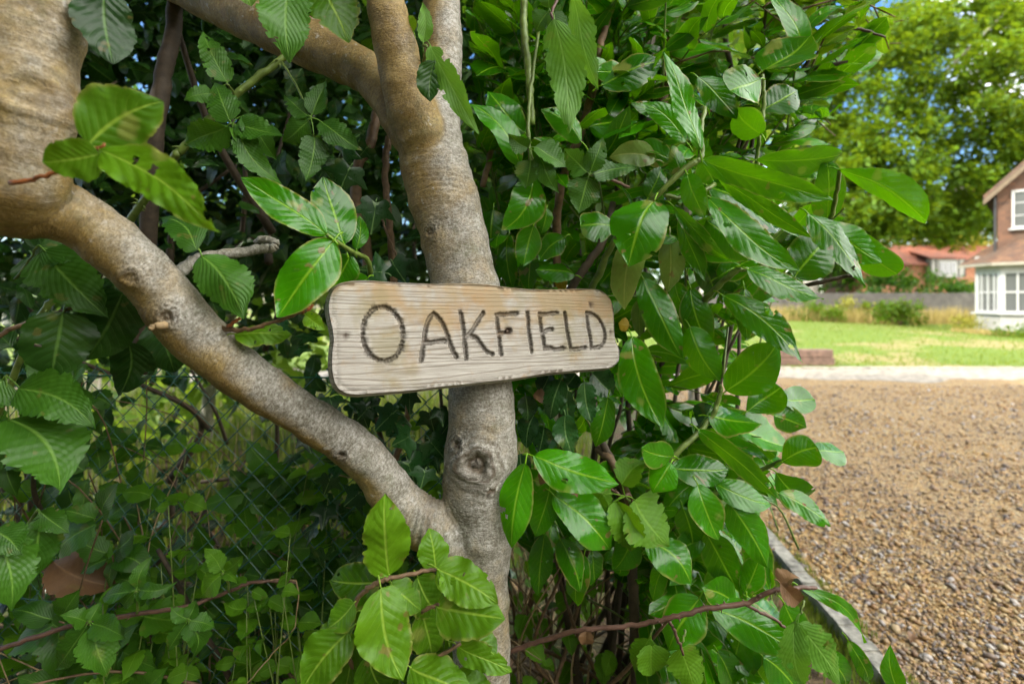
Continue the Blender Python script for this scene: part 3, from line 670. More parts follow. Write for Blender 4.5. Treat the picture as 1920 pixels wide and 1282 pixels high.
# the outline points come first in cdt output; find them by nearest
oi = np.array([np.linalg.norm(bv - p, axis=1).argmin() for p in oc]); ring_idx = [oi]
for k_, (zz, off) in enumerate(bev):
    if k_ == 0: continue
    Vb.append(W3(oc + nrm * off, np.full(n_o, zz))); ring_idx.append(base_n + (k_ - 1) * n_o + np.arange(n_o))
fq = []
i = np.arange(n_o); j = (i + 1) % n_o
for a_, b_ in zip(ring_idx[:-1], ring_idx[1:]): fq.append(np.stack([a_[i], b_[i], b_[j], a_[j]], 1))
def wood():
    g = G('weathered_oak'); al = g.attr('bx'); ac = g.attr('by'); gr = g.attr('groove'); hl = g.attr('hole')
    x = g.n('CombineXYZ'); g.set(x.inputs[0], g.math('MULTIPLY', al, 5.)); g.set(x.inputs[1], g.math('MULTIPLY', ac, 60.)); g.set(x.inputs[2], g.math('MULTIPLY', g.attr('bz'), 60.))
    warp = g.noise(x.outputs[0], .35, 3, .5)
    y2 = g.math('ADD', g.math('MULTIPLY', ac, 118.), g.math('MULTIPLY', warp, 7.))
    xx_ = g.n('CombineXYZ'); g.set(xx_.inputs[0], g.math('MULTIPLY', al, 2.2)); g.set(xx_.inputs[1], y2); g.set(xx_.inputs[2], g.math('MULTIPLY', g.attr('bz'), 90.))
    rings_ = g.noise(xx_.outputs[0], 1., 2, .5)
    lines = g.ramp(g.math('FRACT', y2), [(0., 1.), (.10, .35), (.22, 0.), (.80, 0.), (1., .9)])
    fib = g.n('CombineXYZ'); g.set(fib.inputs[0], g.math('MULTIPLY', al, 22.)); g.set(fib.inputs[1], g.math('MULTIPLY', ac, 900.)); g.set(fib.inputs[2], g.math('MULTIPLY', g.attr('bz'), 900.))
    fibre = g.noise(fib.outputs[0], 1., 4, .6)
    pat = g.noise(g.pos(), 11, 5, .6); pat2 = g.noise(g.pos(), 26, 6, .65)
    c = g.ramp(fibre, [(.25, (.21, .195, .170)), (.5, (.37, .345, .300)), (.75, (.53, .505, .455))])
    c = g.mix(g.math('MULTIPLY', lines, g.math('ADD', .48, g.math('MULTIPLY', g.math('SUBTRACT', rings_, .4), 1.1), True)), c, (.14, .10, .065))
    upper = g.n('MapRange', i_0=g.attr('by'), i_1=-.02, i_2=.09, i_3=-.04, i_4=.22).outputs[0]
    k_ = g.math('ADD', pat, upper)
    c = g.mix(g.ramp(k_, [(.52, 0.), (.66, .75)]), c, g.mix(g.ramp(pat2, [(.45, 0.), (.6, 1.)]), (.31, .225, .11), (.34, .215, .09)))
    c = g.mix(g.ramp(pat2, [(.60, 0.), (.72, .5)]), c, (.33, .185, .055))
    c = g.mix(g.ramp(g.noise(g.pos(), 8, 4, .6), [(.60, 0.), (.7, .45)]), c, (.22, .19, .08))
    gn = g.noise(g.pos(), 300, 3, .6)
    c = g.mix(g.math('MULTIPLY', gr, g.ramp(gn, [(.3, .96), (.75, .62)])), c, g.ramp(gn, [(.35, (.022, .017, .012)), (.7, (.085, .066, .046))]))
    c = g.mix(hl, c, (.05, .03, .018))
    g.P(Base_Color=c, Roughness=.78); g.b.inputs['Specular IOR Level'].default_value = .25
    h = g.math('ADD', g.math('MULTIPLY', lines, -1.), g.math('ADD', g.math('MULTIPLY', fibre, .6), g.math('MULTIPLY', g.math('MULTIPLY', gn, gr), 1.2)))
    g.bump(h, .55, .0016); return g.m
M['wood'] = wood()
VB = np.vstack(Vb); rel = VB - A_
bx_, by_, bz_ = rel @ e1, rel @ e2, rel @ fn
gv = np.zeros(len(VB)); gv[:base_n] = np.clip((.0046 - (ds + wob)) / .0011, 0, 1) * (.50 + .45 * np.clip((ds - .0006) / .0022, 0, 1))
hv = np.zeros(len(VB)); hv[:base_n] = np.clip(1.6 - hd / .0040, 0, 1)
ctr = W3(np.array([cen]), [-.015])[0]
sign = thing('wooden_name_sign', 'weathered wooden board carved OAKFIELD, fixed across the beech trunk', 'sign', ctr)
# face orientation
tri = bf[:, [0, 1, 2]]
back = ring_idx[-1]
mesh_obj('board', VB, [tri, np.vstack(fq), [list(back[::-1])]], M['wood'], sign, ctr, None, {'bx': bx_, 'by': by_, 'bz': bz_, 'groove': gv, 'hole': hv})
bb = sign.children[0]
M['rust'] = plain('rusty_steel', (.10, .065, .04), .6, .3, 300, .4, .001)
for h in holes[:3]:
    mb = MB(); c0 = W3(np.array([h]), [-.0045])[0]
    mb.tube([c0 - fn * .02, c0, c0 + fn * .0008, c0 + fn * .0012], [.0016, .0026, .0024, .0012], 12); mb.build('screw', M['rust'], sign, c0, True)

# ------------------------------------------------------------------ green chain-link fence behind the limb
M['wire'] = plain('green_coated_wire', (.008, .085, .045), .4, .2, 90, .1, .001)
fence = thing('chain_link_fence', 'green chain-link fence in the dark undergrowth under the left limb', 'fence', (-.9, 1.35, 0))
fa, fb = np.array([-2.4, 1.50, 0]), np.array([-.03, 1.09, 0]); fd = unit(fb - fa); fl = np.linalg.norm(fb - fa); ft = 1.18; cw = .033
fnrm = np.array([-fd[1], fd[0], 0]); mb = MB(); ncol = int(fl / cw); nz = int(ft / cw)
for ci in range(ncol):
    pts_ = []
    for r_ in range(nz + 1):
        sgn = (r_ + ci) % 2
        xb = (ci + (1.04 if sgn else -.04)) * cw; zb = ft - r_ * cw + .010 * math.sin(ci * .31)
        sag = .012 * math.sin(ci * .33 + r_ * .13) + .012 * math.sin(r_ * .3)
        for dx_, dn in ((-.10, 0), (0, .0018), (.10, 0)):
            pts_.append(fa + fd * (xb - abs(dx_) * cw * (1 if sgn else -1) * .9) + fnrm * ((dn if sgn else -dn) + sag) + np.array([0, 0, zb - dx_ * cw]))
    mb.tube(pts_, .00125, 4)
mb.build('wire_mesh', M['wire'], fence)
mb = MB()
q = resample(np.array([fa + [0, 0, ft], (fa + fb) / 2 + [0, 0, ft - .02], fb + [0, 0, ft]]), 12); mb.tube(q, .0018, 5)
q = resample(np.array([fa + [0, 0, ft * .5], fb + [0, 0, ft * .5]]), 4); mb.tube(q, .0018, 5)
mb.build('line_wire', M['wire'], fence)
# ------------------------------------------------------------------ leaves one can tell apart
# --- beech sprays (parts of the beech: twig > leaf)
def twig(pts_, leaves, mat='stem_brown', kind='beech', lm='beech', parent=None, n=None, label=None):
    t = stem_obj(parent or beech, pts_, mat, 'twig', 7, n)
    if label: t['label'] = label
    for L_ in leaves:
        b, tp, w_, d, dd, up = L_[:6]; kw = L_[6] if len(L_) > 6 else {}
        hero(t, kw.pop('kind', kind), kw.pop('mat', lm), b, tp, w_, d, dd, up, **kw)
    return t
twig([(20, 345, .545, 5), (100, 325, .535, 4), (163, 283, .53, 4.5), (180, 280, .528, 3.5), (195, 271, .525, 2.5)],
     [((165, 272), (306, 190), 122, .53, .02, .15, dict(var=.30, roll=4, bend=.0, fold=.05)), ((186, 288), (78, 306), 78, .525, -.02, -.1, dict(var=.6, roll=-10, bend=.1, fold=.15)), ((190, 284), (402, 432), 88, .525, -.03, .3, dict(var=.75, roll=8, bend=.04))],
     'bud', label='brown twig with three big leaves close to the left stem')
twig([(200, -160, .62, 4), (196, -60, .62, 4), (195, -15, .62, 3)], [((195, -18), (211, 124), 94, .62, .0, .1, dict(var=.15, roll=-8, mat='beech_dark'))])
twig([(520, -160, .86, 4), (540, -60, .86, 3), (640, -60, .88, 3)], [((545, -35), (543, 110), 88, .86, -.02, .15, dict(kind='hazel', mat='bramble', var=.8)), ((598, -50), (656, 78), 92, .88, .0, .15, dict(kind='hazel', mat='beech', var=.25)), ((450, -60), (470, 10), 60, .9, 0, .2)])
twig([(790, 130, .93, 4), (800, 100, .88, 3.5), (806, 92, .86, 3), (793, 84, .86, 2.5)], [((808, 88), (887, 246), 44, .85, -.03, .5, dict(kind='hazel', mat='hazel', var=.7, roll=25)), ((793, 80), (792, 6), 27, .86, 0, .1, dict(kind='hazel', mat='hazel', var=.8)), ((815, 115), (808, 192), 52, .835, .0, .1, dict(mat='beech_dark', var=.9)), ((775, 60), (760, 30), 30, .88, 0, .2)], 'stem_green')
twig([(395, 608, .78, 5), (430, 618, .765, 4.5), (466, 617, .755, 4), (520, 601, .75, 3.5), (560, 587, .745, 3.5), (577, 578, .74, 3)],
     [((572, 590), (609, 617), 30, .742, -.01, .2, dict(mat='beech', var=.95)), ((440, 626), (548, 628), 40, .77, .02, .5, dict(var=.7, roll=-15))], label='thin twig with a bud, reaching from the limb towards the board')
stem_obj(beech, [(428, 612, .762, 4), (445, 600, .757, 3), (454, 594, .755, 1)], 'bud', 'bud', 6, 8)
stem_obj(beech, [(566, 586, .744, 3), (580, 578, .74, 4), (588, 571, .738, 1)], 'bud', 'bud', 6, 8)
# spray in front of the foot of the trunk
spray = [((730, 1080), (721, 930), 88, .80, -.02, .15, dict(var=.85, roll=3)), ((818, 1066), (805, 990), 56, .84, .01, .2, dict(var=.55)), ((820, 1066), (934, 1130), 76, .80, -.03, .35, dict(var=.7, roll=6)),
         ((830, 1074), (851, 1122), 30, .80, -.02, .2, dict(var=.8)), ((714, 1102), (757, 1276), 98, .77, -.03, .25, dict(var=.72, roll=-6)), ((733, 1092), (792, 1142), 62, .80, .01, .4, dict(var=.55)), ((700, 1070), (745, 1010), 40, .83, .02, .2, dict(var=.6)),
         ((819, 1137), (946, 1158), 96, .79, -.03, .3, dict(var=.42, roll=10)), ((783, 1080), (828, 1152), 66, .83, .02, .2, dict(var=.28)), ((715, 1090), (616, 1086), 76, .82, .03, .3, dict(var=.08)), ((664, 1130), (612, 1178), 50, .79, -.02, .5, dict(var=.5, roll=20)),
         ((664, 1150), (600, 1190), 55, .80, .0, .3, dict(var=.4)), ((652, 1185), (566, 1292), 84, .77, -.03, .35, dict(var=.4, roll=-10)), ((672, 1185), (648, 1300), 66, .82, .02, .2, dict(var=.1)), ((690, 1225), (728, 1310), 64, .82, .02, .2, dict(var=.15)), ((790, 1146), (812, 1235), 66, .83, .02, .25, dict(var=.45)),
         ((858, 1210), (960, 1262), 46, .79, -.02, .45, dict(var=.6)), ((768, 1250), (894, 1300), 82, .77, -.02, .3, dict(var=.55)), ((880, 1180), (930, 1230), 50, .82, .0, .3, dict(var=.35)), ((740, 1180), (720, 1260), 60, .83, .02, .25, dict(var=.3)), ((600, 1180), (575, 1240), 50, .82, .02, .3, dict(var=.2)), ((850, 1270), (930, 1310), 60, .80, .0, .3, dict(var=.3)), ((700, 1130), (690, 1210), 60, .84, .02, .2, dict(var=.1)), ((840, 1200), (830, 1150), 40, .86, .02, .2, dict(var=.3))]
twig([(760, 1340, .90, 6), (700, 1290, .86, 5), (650, 1225, .82, 4.5), (655, 1165, .80, 4.5), (672, 1120, .795, 4.5), (700, 1096, .79, 4.5), (728, 1085, .79, 4), (775, 1075, .80, 4), (820, 1065, .81, 3.5)], spray, label='leafy spray in front of the foot of the trunk')
stem_obj(beech, [(790, 1147, .80, 3), (806, 1138, .795, 4), (824, 1132, .79, 3)], 'stem_brown', 'twig', 6, 10)
stem_obj(beech, [(782, 1256, .79, 3.5), (820, 1232, .785, 3.5), (862, 1207, .785, 3)], 'stem_brown', 'twig', 6, 10)
stem_obj(beech, [(640, 1200, .785, 3), (646, 1186, .78, 4.5), (652, 1176, .78, 3), (656, 1170, .78, 1)], 'stem_green', 'bud', 6, 8)
# dark leaves left of the limb
dk = [((118, 585), (96, 712), 112, .74, .0, .1, dict(var=.55, mat='beech_dark', roll=-6)), ((232, 548), (160, 676), 100, .78, .0, .15, dict(var=.65, mat='beech_dark', roll=8)), ((240, 640), (225, 740), 70, .84, .02, .1, dict(var=.1, mat='beech_dark')), ((300, 600), (330, 700), 80, .9, .02, .1, dict(var=.2, mat='beech_dark')), ((60, 480), (110, 560), 80, .82, 0, .1, dict(var=.3, mat='beech_dark'))]
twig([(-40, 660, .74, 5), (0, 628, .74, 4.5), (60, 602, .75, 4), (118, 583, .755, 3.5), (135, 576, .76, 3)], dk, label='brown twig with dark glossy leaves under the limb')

# --- cherry laurel to the right of the board, and a laurel shoot left of it
laurel = thing('laurel_bush', 'glossy green laurel bush filling the space from the trunk to the drive', 'bush', (.42, 1.45, 0))
def L(b, t, w_, d, dd=0., up=.45, var=None, roll=None, mat='laurel', kind='laurel', **kw):
    o = hero(laurel, kind, mat, b, t, w_, d, dd, up, roll, var, **kw)
    if mat == 'laurel_old': o['label'] = 'fading yellow-green leaf'
    if mat == 'laurel_yellow': o['label'] = 'bright yellow leaf'
    return o
for a in [
    ((1000, 855), (1161, 907), 72, .92, -.04, .6, .85, 0), ((985, 868), (957, 1032), 62, .90, -.02, .1, .8, 6), ((1032, 905), (1000, 1008), 52, .95, 0, .2, .7), ((1038, 928), (1146, 1032), 78, .94, -.02, .5, .75, -4),
    ((1030, 905), (1140, 985), 66, .99, 0, .5, .4), ((1185, 632), (1242, 802), 76, 1.00, -.06, .25, .5, 8), ((1205, 520), (1278, 670), 64, 1.06, -.04, .3, .6, -6), ((1265, 530), (1302, 608), 44, 1.08, -.02, .3, .5), ((1293, 612), (1346, 716), 62, 1.04, -.04, .3, .5, 10),
    ((1362, 733), (1462, 640), 78, 1.02, -.05, .1, .45, -4), ((1140, 745), (1118, 840), 44, 1.02, 0, .1, .3), ((1328, 780), (1428, 800), 56, 1.02, -.03, .7, .4), ((1400, 772), (1464, 728), 64, 1.06, 0, -.3, .25, 0, 'laurel', 'obov'), ((1455, 748), (1522, 750), 46, 1.12, .04, .7, .35, 0, 'laurel', 'obov'),
    ((1450, 778), (1513, 802), 52, 1.12, .0, .0, .35), ((1466, 866), (1532, 838), 62, .98, -.03, -.2, .3, 0, 'laurel', 'obov'), ((1520, 845), (1583, 845), 44, 1.02, .03, .8, .5, 0, 'laurel', 'obov'), ((1370, 800), (1484, 842), 56, 1.06, .0, .8, .7), ((1262, 855), (1200, 838), 52, .96, -.03, .4, .8), ((1260, 876), (1370, 878), 58, 1.0, .0, .7, .2),
    ((1258, 868), (1222, 922), 56, .96, -.02, .3, .85), ((1310, 806), (1457, 942), 42, .98, -.06, .1, .35, 30), ((1340, 905), (1452, 942), 50, 1.0, -.02, .7, .6), ((1308, 908), (1352, 1014), 60, .95, -.03, .3, .8, -5), ((1365, 940), (1442, 1066), 62, .98, -.03, .5, .6, 8), ((1455, 885), (1517, 938), 66, 1.05, .02, -.2, .25, 0, 'laurel', 'obov'),
    ((1460, 925), (1563, 986), 40, 1.02, -.02, .8, .6), ((1212, 1012), (1302, 1096), 66, .98, -.03, .6, .6), ((1250, 1058), (1222, 1128), 34, 1.02, 0, .2, .85), ((1325, 1000), (1385, 1108), 66, 1.04, 0, .4, .4), ((1320, 1010), (1262, 1042), 44, 1.05, 0, .5, .5), ((1395, 1112), (1425, 1040), 44, 1.02, 0, .2, .6), ((1380, 1130), (1316, 1102), 62, .97, -.02, .3, .55),
    ((1312, 1120), (1250, 1218), 78, .96, -.02, .35, .75), ((1335, 1140), (1497, 1226), 74, .95, -.04, .5, .6, 4), ((1410, 1125), (1492, 1190), 60, 1.0, 0, .5, .5), ((1690, 1300), (1672, 1214), 34, .95, 0, .1, .35), ((1345, 1220), (1380, 1290), 48, 1.0, 0, .3, .5), ((1400, 1120), (1395, 1195), 50, 1.0, 0, .3, .3), ((1450, 1190), (1440, 1290), 55, 1.02, 0, .3, .25), ((1500, 1100), (1640, 1200), 26, 1.0, -.02, .4, .5), ((1590, 1200), (1640, 1290), 30, 1.0, 0, .2, .2),
    ((1426, 148), (1370, 168), 84, 1.0, -.03, .2, .65, 0, 'laurel', 'obov'), ((1432, 132), (1520, 72), 66, 1.08, 0, .3, .2), ((1308, 145), (1382, 224), 48, 1.04, -.02, .4, .2), ((1312, 282), (1254, 92), 40, .93, -.06, .2, .8, 40), ((1428, 252), (1378, 205), 58, 1.02, 0, .3, .75), ((1430, 208), (1500, 165), 60, 1.06, 0, .5, .1),
    ((1418, 300), (1578, 298), 62, 1.04, -.05, -.5, .45, 0, 'laurel', 'obov'), ((1318, 300), (1562, 376), 54, .97, -.09, -.4, .6, 0, 'laurel'), ((1572, 318), (1748, 410), 62, .92, -.10, -.3, .7, 4, 'laurel', 'obov'), ((1328, 368), (1506, 502), 58, .94, -.08, .7, .45, -5), ((1345, 335), (1528, 450), 34, 1.0, -.06, -.1, .5, 20),
    ((1228, 374), (1182, 493), 104, .93, -.04, .35, .5, 2), ((1288, 326), (1318, 408), 46, .94, -.03, .3, .7, 24), ((1284, 338), (1262, 270), 30, .97, 0, .2, .6), ((1316, 300), (1342, 346), 50, 1.0, 0, -.3, .6), ((1185, 448), (1163, 577), 60, .99, -.02, .2, .7, 6, 'laurel_old'), ((1256, 440), (1252, 548), 46, 1.03, 0, .2, .3, 10, 'laurel_old'), ((1275, 408), (1324, 528), 34, 1.0, -.02, .3, .4, 30),
    ((1325, 413), (1406, 488), 58, 1.0, -.03, .6, .3), ((1263, 387), (1377, 504), 28, .99, -.04, -.2, .6), ((1330, 350), (1464, 432), 62, 1.06, 0, .7, .1), ((1215, 370), (1242, 310), 42, 1.02, 0, .1, .1), ((1230, 300), (1144, 294), 48, 1.04, 0, .3, .6, 0, 'laurel_old'), ((1260, 300), (1188, 275), 48, 1.08, 0, .3, .2), ((1158, 424), (1090, 420), 58, 1.0, -.02, .6, .5, 0, 'laurel', 'obov'),
    ((1345, 520), (1422, 480), 46, 1.1, 0, .4, .3), ((1000, 334), (946, 430), 68, .99, -.03, .3, .65, 4), ((1000, 424), (980, 500), 50, 1.04, 0, .2, .6), ((1060, 444), (1010, 488), 46, 1.05, 0, .3, .35), ((1078, 516), (1004, 504), 34, 1.05, 0, .5, .4), ((1025, 390), (1015, 440), 30, 1.08, 0, .2, .5), ((1048, 506), (1058, 548), 25, 1.07, 0, .1, .6, 0, 'laurel_yellow'),
    ((955, 440), (958, 540), 36, 1.10, 0, .1, .15), ((995, 478), (988, 548), 40, 1.10, 0, .1, .2), ((925, 392), (920, 474), 56, 1.14, 0, .1, .05), ((975, 308), (890, 184), 50, 1.0, -.02, .2, .7, 14), ((985, 250), (917, 164), 56, 1.04, 0, .2, .45), ((1090, 266), (1016, 204), 42, 1.0, -.02, .4, .65), ((1286, 266), (1206, 190), 42, .98, -.02, .3, .6, 10), ((1104, 240), (1194, 222), 46, 1.06, 0, .8, .15), ((1128, 160), (1244, 108), 58, 1.02, -.02, .5, .15, -8),
    ((1400, 504), (1545, 560), 46, .98, -.05, .6, .55), ((1355, 554), (1510, 676), 56, .98, -.06, .5, .3, 4), ((1515, 400), (1642, 526), 46, .95, -.06, .8, .5), ((1548, 420), (1655, 492), 60, 1.0, -.03, .4, .6), ((1600, 430), (1682, 514), 56, 1.02, -.02, -.3, .7, 0, 'laurel', 'obov'), ((1490, 520), (1560, 440), 86, 1.08, 0, -.3, .15), ((1295, 540), (1336, 652), 56, 1.06, 0, .3, .35), ((1395, 540), (1402, 640), 38, 1.1, 0, .1, .1), ((1180, 610), (1160, 606), 26, 1.08, 0, .1, .5, 0, 'laurel_yellow'),
    ((1200, 560), (1200, 632), 30, 1.08, 0, -.3, .3, 0, 'laurel_old'), ((1095, 1040), (1070, 1140), 46, .99, 0, .2, .5), ((1050, 1010), (1090, 1110), 50, .97, -.02, .3, .55, 8), ((1020, 1000), (1010, 1120), 44, 1.05, 0, .1, .3), ((1110, 1030), (1120, 1100), 36, 1.02, 0, .2, .3), ((1190, 1000), (1150, 1070), 52, 1.0, 0, .4, .6), ((1330, 500), (1400, 545), 52, 1.14, 0, .3, .3), ((1420, 470), (1345, 560), 54, 1.16, 0, .3, .5), ((1300, 480), (1345, 560), 48, 1.15, 0, .4, .2), ((1450, 500), (1385, 575), 52, 1.17, 0, .2, .4), ((1360, 455), (1430, 500), 50, 1.18, 0, .3, .25), ((1400, 1000), (1440, 1110), 56, 1.03, 0, .4, .4), ((1440, 1060), (1400, 1150), 54, 1.04, 0, .3, .6), ((1350, 1060), (1330, 1150), 52, 1.05, 0, .3, .3), ((1470, 1130), (1530, 1230), 56, 1.0, 0, .5, .45), ((1280, 950), (1300, 1040), 50, 1.05, 0, .4, .35), ((1390, 1180), (1350, 1280), 58, 1.02, 0, .4, .5), ((1430, 1230), (1500, 1300), 60, .98, 0, .5, .3), ((1300, 1200), (1330, 1300), 56, 1.03, 0, .4, .4), ((1540, 1210), (1600, 1300), 44, 1.0, 0, .4, .3)]:
    L(*a)
for s_, m_ in [([(1215, 1500, 1.25, 12), (1195, 1290, 1.22, 11), (1188, 1130, 1.18, 10), (1180, 1000, 1.15, 9), (1150, 880, 1.12, 8), (1120, 800, 1.12, 6), (1110, 700, 1.14, 5)], 'stem_dark'), ([(1180, 1010, 1.15, 7), (1225, 905, 1.06, 6), (1258, 860, 1.0, 5.5), (1330, 788, 1.02, 5), (1350, 740, 1.02, 4), (1352, 722, 1.02, 3)], 'stem_green'),
               ([(1258, 990, 1.12, 6), (1340, 925, 1.08, 5), (1420, 884, 1.03, 4.5), (1466, 864, .99, 4), (1482, 855, .98, 3)], 'stem_green'), ([(1100, 560, 1.16, 7), (1160, 440, 1.08, 6), (1226, 371, .97, 5), (1286, 315, .95, 6), (1313, 296, .95, 6), (1314, 250, .95, 5), (1322, 200, .98, 4)], 'stem_green'),
               ([(1290, 600, 1.12, 6), (1327, 556, 1.05, 6), (1376, 510, 1.0, 5.5), (1402, 505, .99, 4)], 'stem_green'), ([(1060, 600, 1.12, 9), (1072, 540, 1.1, 8), (1102, 494, 1.1, 8), (1131, 450, 1.1, 7), (1150, 380, 1.12, 6)], 'stem_dark'), ([(1340, 345, 1.0, 4), (1330, 352, .98, 4), (1290, 372, .97, 4), (1246, 366, .97, 4)], 'stem_green'),
               ([(1416, 420, 1.12, 4), (1420, 300, 1.08, 4), (1424, 250, 1.05, 4), (1432, 200, 1.05, 4), (1430, 140, 1.04, 4)], 'stem_green'), ([(1440, 540, 1.14, 4), (1520, 480, 1.1, 4), (1560, 400, 1.05, 4), (1575, 318, .98, 4)], 'stem_green'), ([(1490, 540, 1.12, 4), (1570, 522, 1.08, 4), (1600, 516, 1.06, 3)], 'stem_dark'), ([(1120, 840, 1.14, 8), (1150, 870, 1.1, 8), (1185, 950, 1.1, 8)], 'stem_brown')]:
    stem_obj(laurel, s_, m_, 'stem', 8)

sap = thing('laurel_shoot', 'young laurel shoot with broad shiny leaves just left of the board', 'shoot', P(690, 640, 1.02))
for a in [((612, 440), (450, 332), 64, .80, -.03, .4, .65, 0), ((645, 458), (606, 330), 80, .86, .02, .3, .35, 10), ((626, 450), (518, 594), 96, .76, -.04, .35, .8, -4), ((668, 468), (674, 404), 30, .90, 0, .1, .4), ((658, 478), (622, 545), 58, .88, 0, .4, .5), ((690, 520), (640, 560), 50, .93, 0, .4, .5)]:
    hero(sap, 'laurel', 'laurel', a[0], a[1], a[2], a[3], a[4], a[5], a[7] if len(a) > 7 else None, a[6], bend=.03)
stem_obj(sap, [(690, 640, 1.02, 5), (694, 540, .98, 5), (690, 490, .93, 5), (665, 474, .88, 4.5), (640, 458, .84, 4), (612, 440, .80, 3.5)], 'stem_green')

# --- brambles: each shoot > stem, compound leaf > leaflets
def compound(parent, c, d, leaflets, mat='bramble', petiole=None, kind='bramble', label=None, up=.35):
    m = stem_obj(parent, [(petiole[0], petiole[1], petiole[2], 2.6), ((petiole[0] + c[0]) / 2 + 2, (petiole[1] + c[1]) / 2 - 2, (petiole[2] + d) / 2, 2.2), (c[0], c[1], d, 2.0)] if petiole else [(c[0] + 3, c[1] + 14, d + .02, 2.2), (c[0], c[1], d, 2.)], 'stem_green', 'leaf', 5, 8)
    if label: m['label'] = label
    for l in leaflets:
        b = l[3] if len(l) > 3 and l[3] else (c[0] + (l[0] - c[0]) * .08, c[1] + (l[1] - c[1]) * .08)
        hero(m, kind, mat, b, (l[0], l[1]), l[2], d, l[4] if len(l) > 4 else rng.uniform(-.03, .02), up, None, l[5] if len(l) > 5 else None, 'leaflet', P(c[0], c[1], d))
    return m
b1 = thing('bramble_shoot', 'thorny green bramble stem with toothed leaves below the upper left limb', 'bramble', P(300, 330, 1.0))
stem_obj(b1, [(240, 420, 1.05, 7), (318, 306, .98, 7), (345, 275, .97, 7.5), (440, 180, .99, 7.5), (545, 100, 1.02, 6.5), (620, 60, 1.08, 5)], 'stem_green', 'stem', 9, 50, 26)
compound(b1, (434, 234), .88, [(342, 272, 58), (398, 150, 52), (530, 254, 42), (529, 340, 46, (450, 246)), (520, 300, 42, (455, 215), .04, .2)], petiole=(410, 205, .97))
compound(b1, (434, 236), .89, [(450, 270, 12), (472, 285, 14)], 'hazel')
compound(b1, (583, 222), .92, [(612, 148, 34), (532, 176, 34), (528, 268, 42), (676, 280, 44, (602, 228)), (573, 338, 50, (590, 256))], petiole=(530, 118, 1.0))
compound(b1, (425, 158), .95, [(378, 56, 46, (426, 155)), (344, 186, 30, (400, 176))], petiole=(440, 182, .98))
b2 = thing('bramble_shoot', 'bramble with big dark toothed leaves at the left edge under the limb', 'bramble', P(20, 760, .85))
stem_obj(b2, [(-60, 900, .9, 6), (20, 720, .84, 6), (60, 620, .82, 6), (100, 560, .82, 6.5), (105, 540, .82, 5)], 'stem_green', 'stem', 9, 30, 10)
for c_, d_, lf in [((70, 462), .76, [(202, 592, 98, (82, 468), 0, .25), (180, 480, 60, (75, 462), .03, .1)]), ((12, 705), .74, [(174, 800, 82, (36, 728), 0, .5), (112, 920, 124, (14, 785), -.03, .5), (-60, 780, 70)]), ((70, 955), .80, [(68, 1095, 66, (76, 968), 0, .2), (130, 1000, 40)]), ((-15, 990), .72, [(22, 1145, 80, (-10, 1000), 0, .5), (40, 1040, 60, (-12, 995), 0, .3)])]:
    compound(b2, c_, d_, lf, petiole=(c_[0] - 40, c_[1] + 60, d_ + .03))
compound(b2, (375, 470), .74, [(453, 596, 82, (376, 478), -.02, .55), (300, 400, 60, (370, 470), .03, .2)], petiole=(338, 438, .78), kind='hazel')
b3 = thing('bramble_shoot', 'arching bramble runner with fresh five-part leaves at the lower left', 'bramble', P(-20, 1225, 1.0))
stem_obj(b3, [(-60, 1240, .98, 5), (0, 1216, .98, 5), (130, 1174, .99, 4.5), (250, 1152, 1.0, 4.5), (350, 1136, 1.0, 4), (420, 1112, 1.02, 3.5), (480, 1090, 1.03, 3), (555, 1091, 1.04, 2.5)], 'stem_red', 'stem', 8, 60, 12)
stem_obj(b3, [(480, 1090, 1.03, 1.2), (555, 1091, 1.04, 1.3), (550, 1180, 1.04, 1.1), (520, 1215, 1.04, 1.1), (455, 1290, 1.04, 1.1)], 'stem_dry', 'stem', 6, 30)
compound(b3, (167, 1166), .95, [(236, 1197, 42), (117, 1150, 32), (189, 1127, 24), (96, 1262, 46), (206, 1267, 60)], 'bramble', (185, 1160, .99))
compound(b3, (255, 1107), .97, [(282, 1043, 26), (327, 1096, 26), (187, 1119, 28), (228, 1140, 26), (275, 1135, 24)], 'bramble', (256, 1150, .99))
compound(b3, (353, 1162), .95, [(369, 1123, 24), (320, 1138, 26), (403, 1177, 30), (314, 1222, 30), (365, 1244, 42)], 'bramble', (352, 1138, .99))
compound(b3, (418, 1073), .99, [(383, 1028, 32), (457, 1040, 26), (376, 1116, 40), (442, 1090, 20)], 'nettle', (430, 1108, 1.02))
b4 = thing('bramble_shoot', 'bramble with pale ribbed leaves on a red stalk among the laurel, right of the trunk', 'bramble', P(1050, 420, 1.1))
stem_obj(b4, [(1000, 520, 1.1, 4), (1004, 400, 1.08, 4), (993, 290, 1.02, 4), (992, 200, 1.04, 3.5), (1010, 60, 1.08, 3)], 'stem_green', 'stem', 8, 40, 8)
stem_obj(b4, [(1180, 352, 1.0, 2.5), (1130, 330, .95, 3), (1105, 328, .92, 3)], 'stem_red', 'stem', 6, 12)
compound(b4, (1105, 328), .90, [(1131, 256, 36), (1056, 280, 46), (1084, 400, 58), (1197, 318, 36)], 'bramble', (1140, 338, .96))
compound(b4, (993, 280), .95, [(953, 250, 32), (1062, 312, 36, (1002, 276)), (985, 354, 44, (994, 300)), (1045, 360, 36, (1008, 290))], 'bramble', (1000, 330, 1.05))
compound(b4, (1030, 20), 1.0, [(1004, 60, 36), (1052, 40, 34), (1070, 90, 40), (1030, -40, 36)], 'bramble', (1008, 60, 1.07))
b5 = thing('bramble_shoot', 'bare red-brown bramble cane crossing the laurel above the kerb', 'bramble', P(1000, 1205, 1.0))
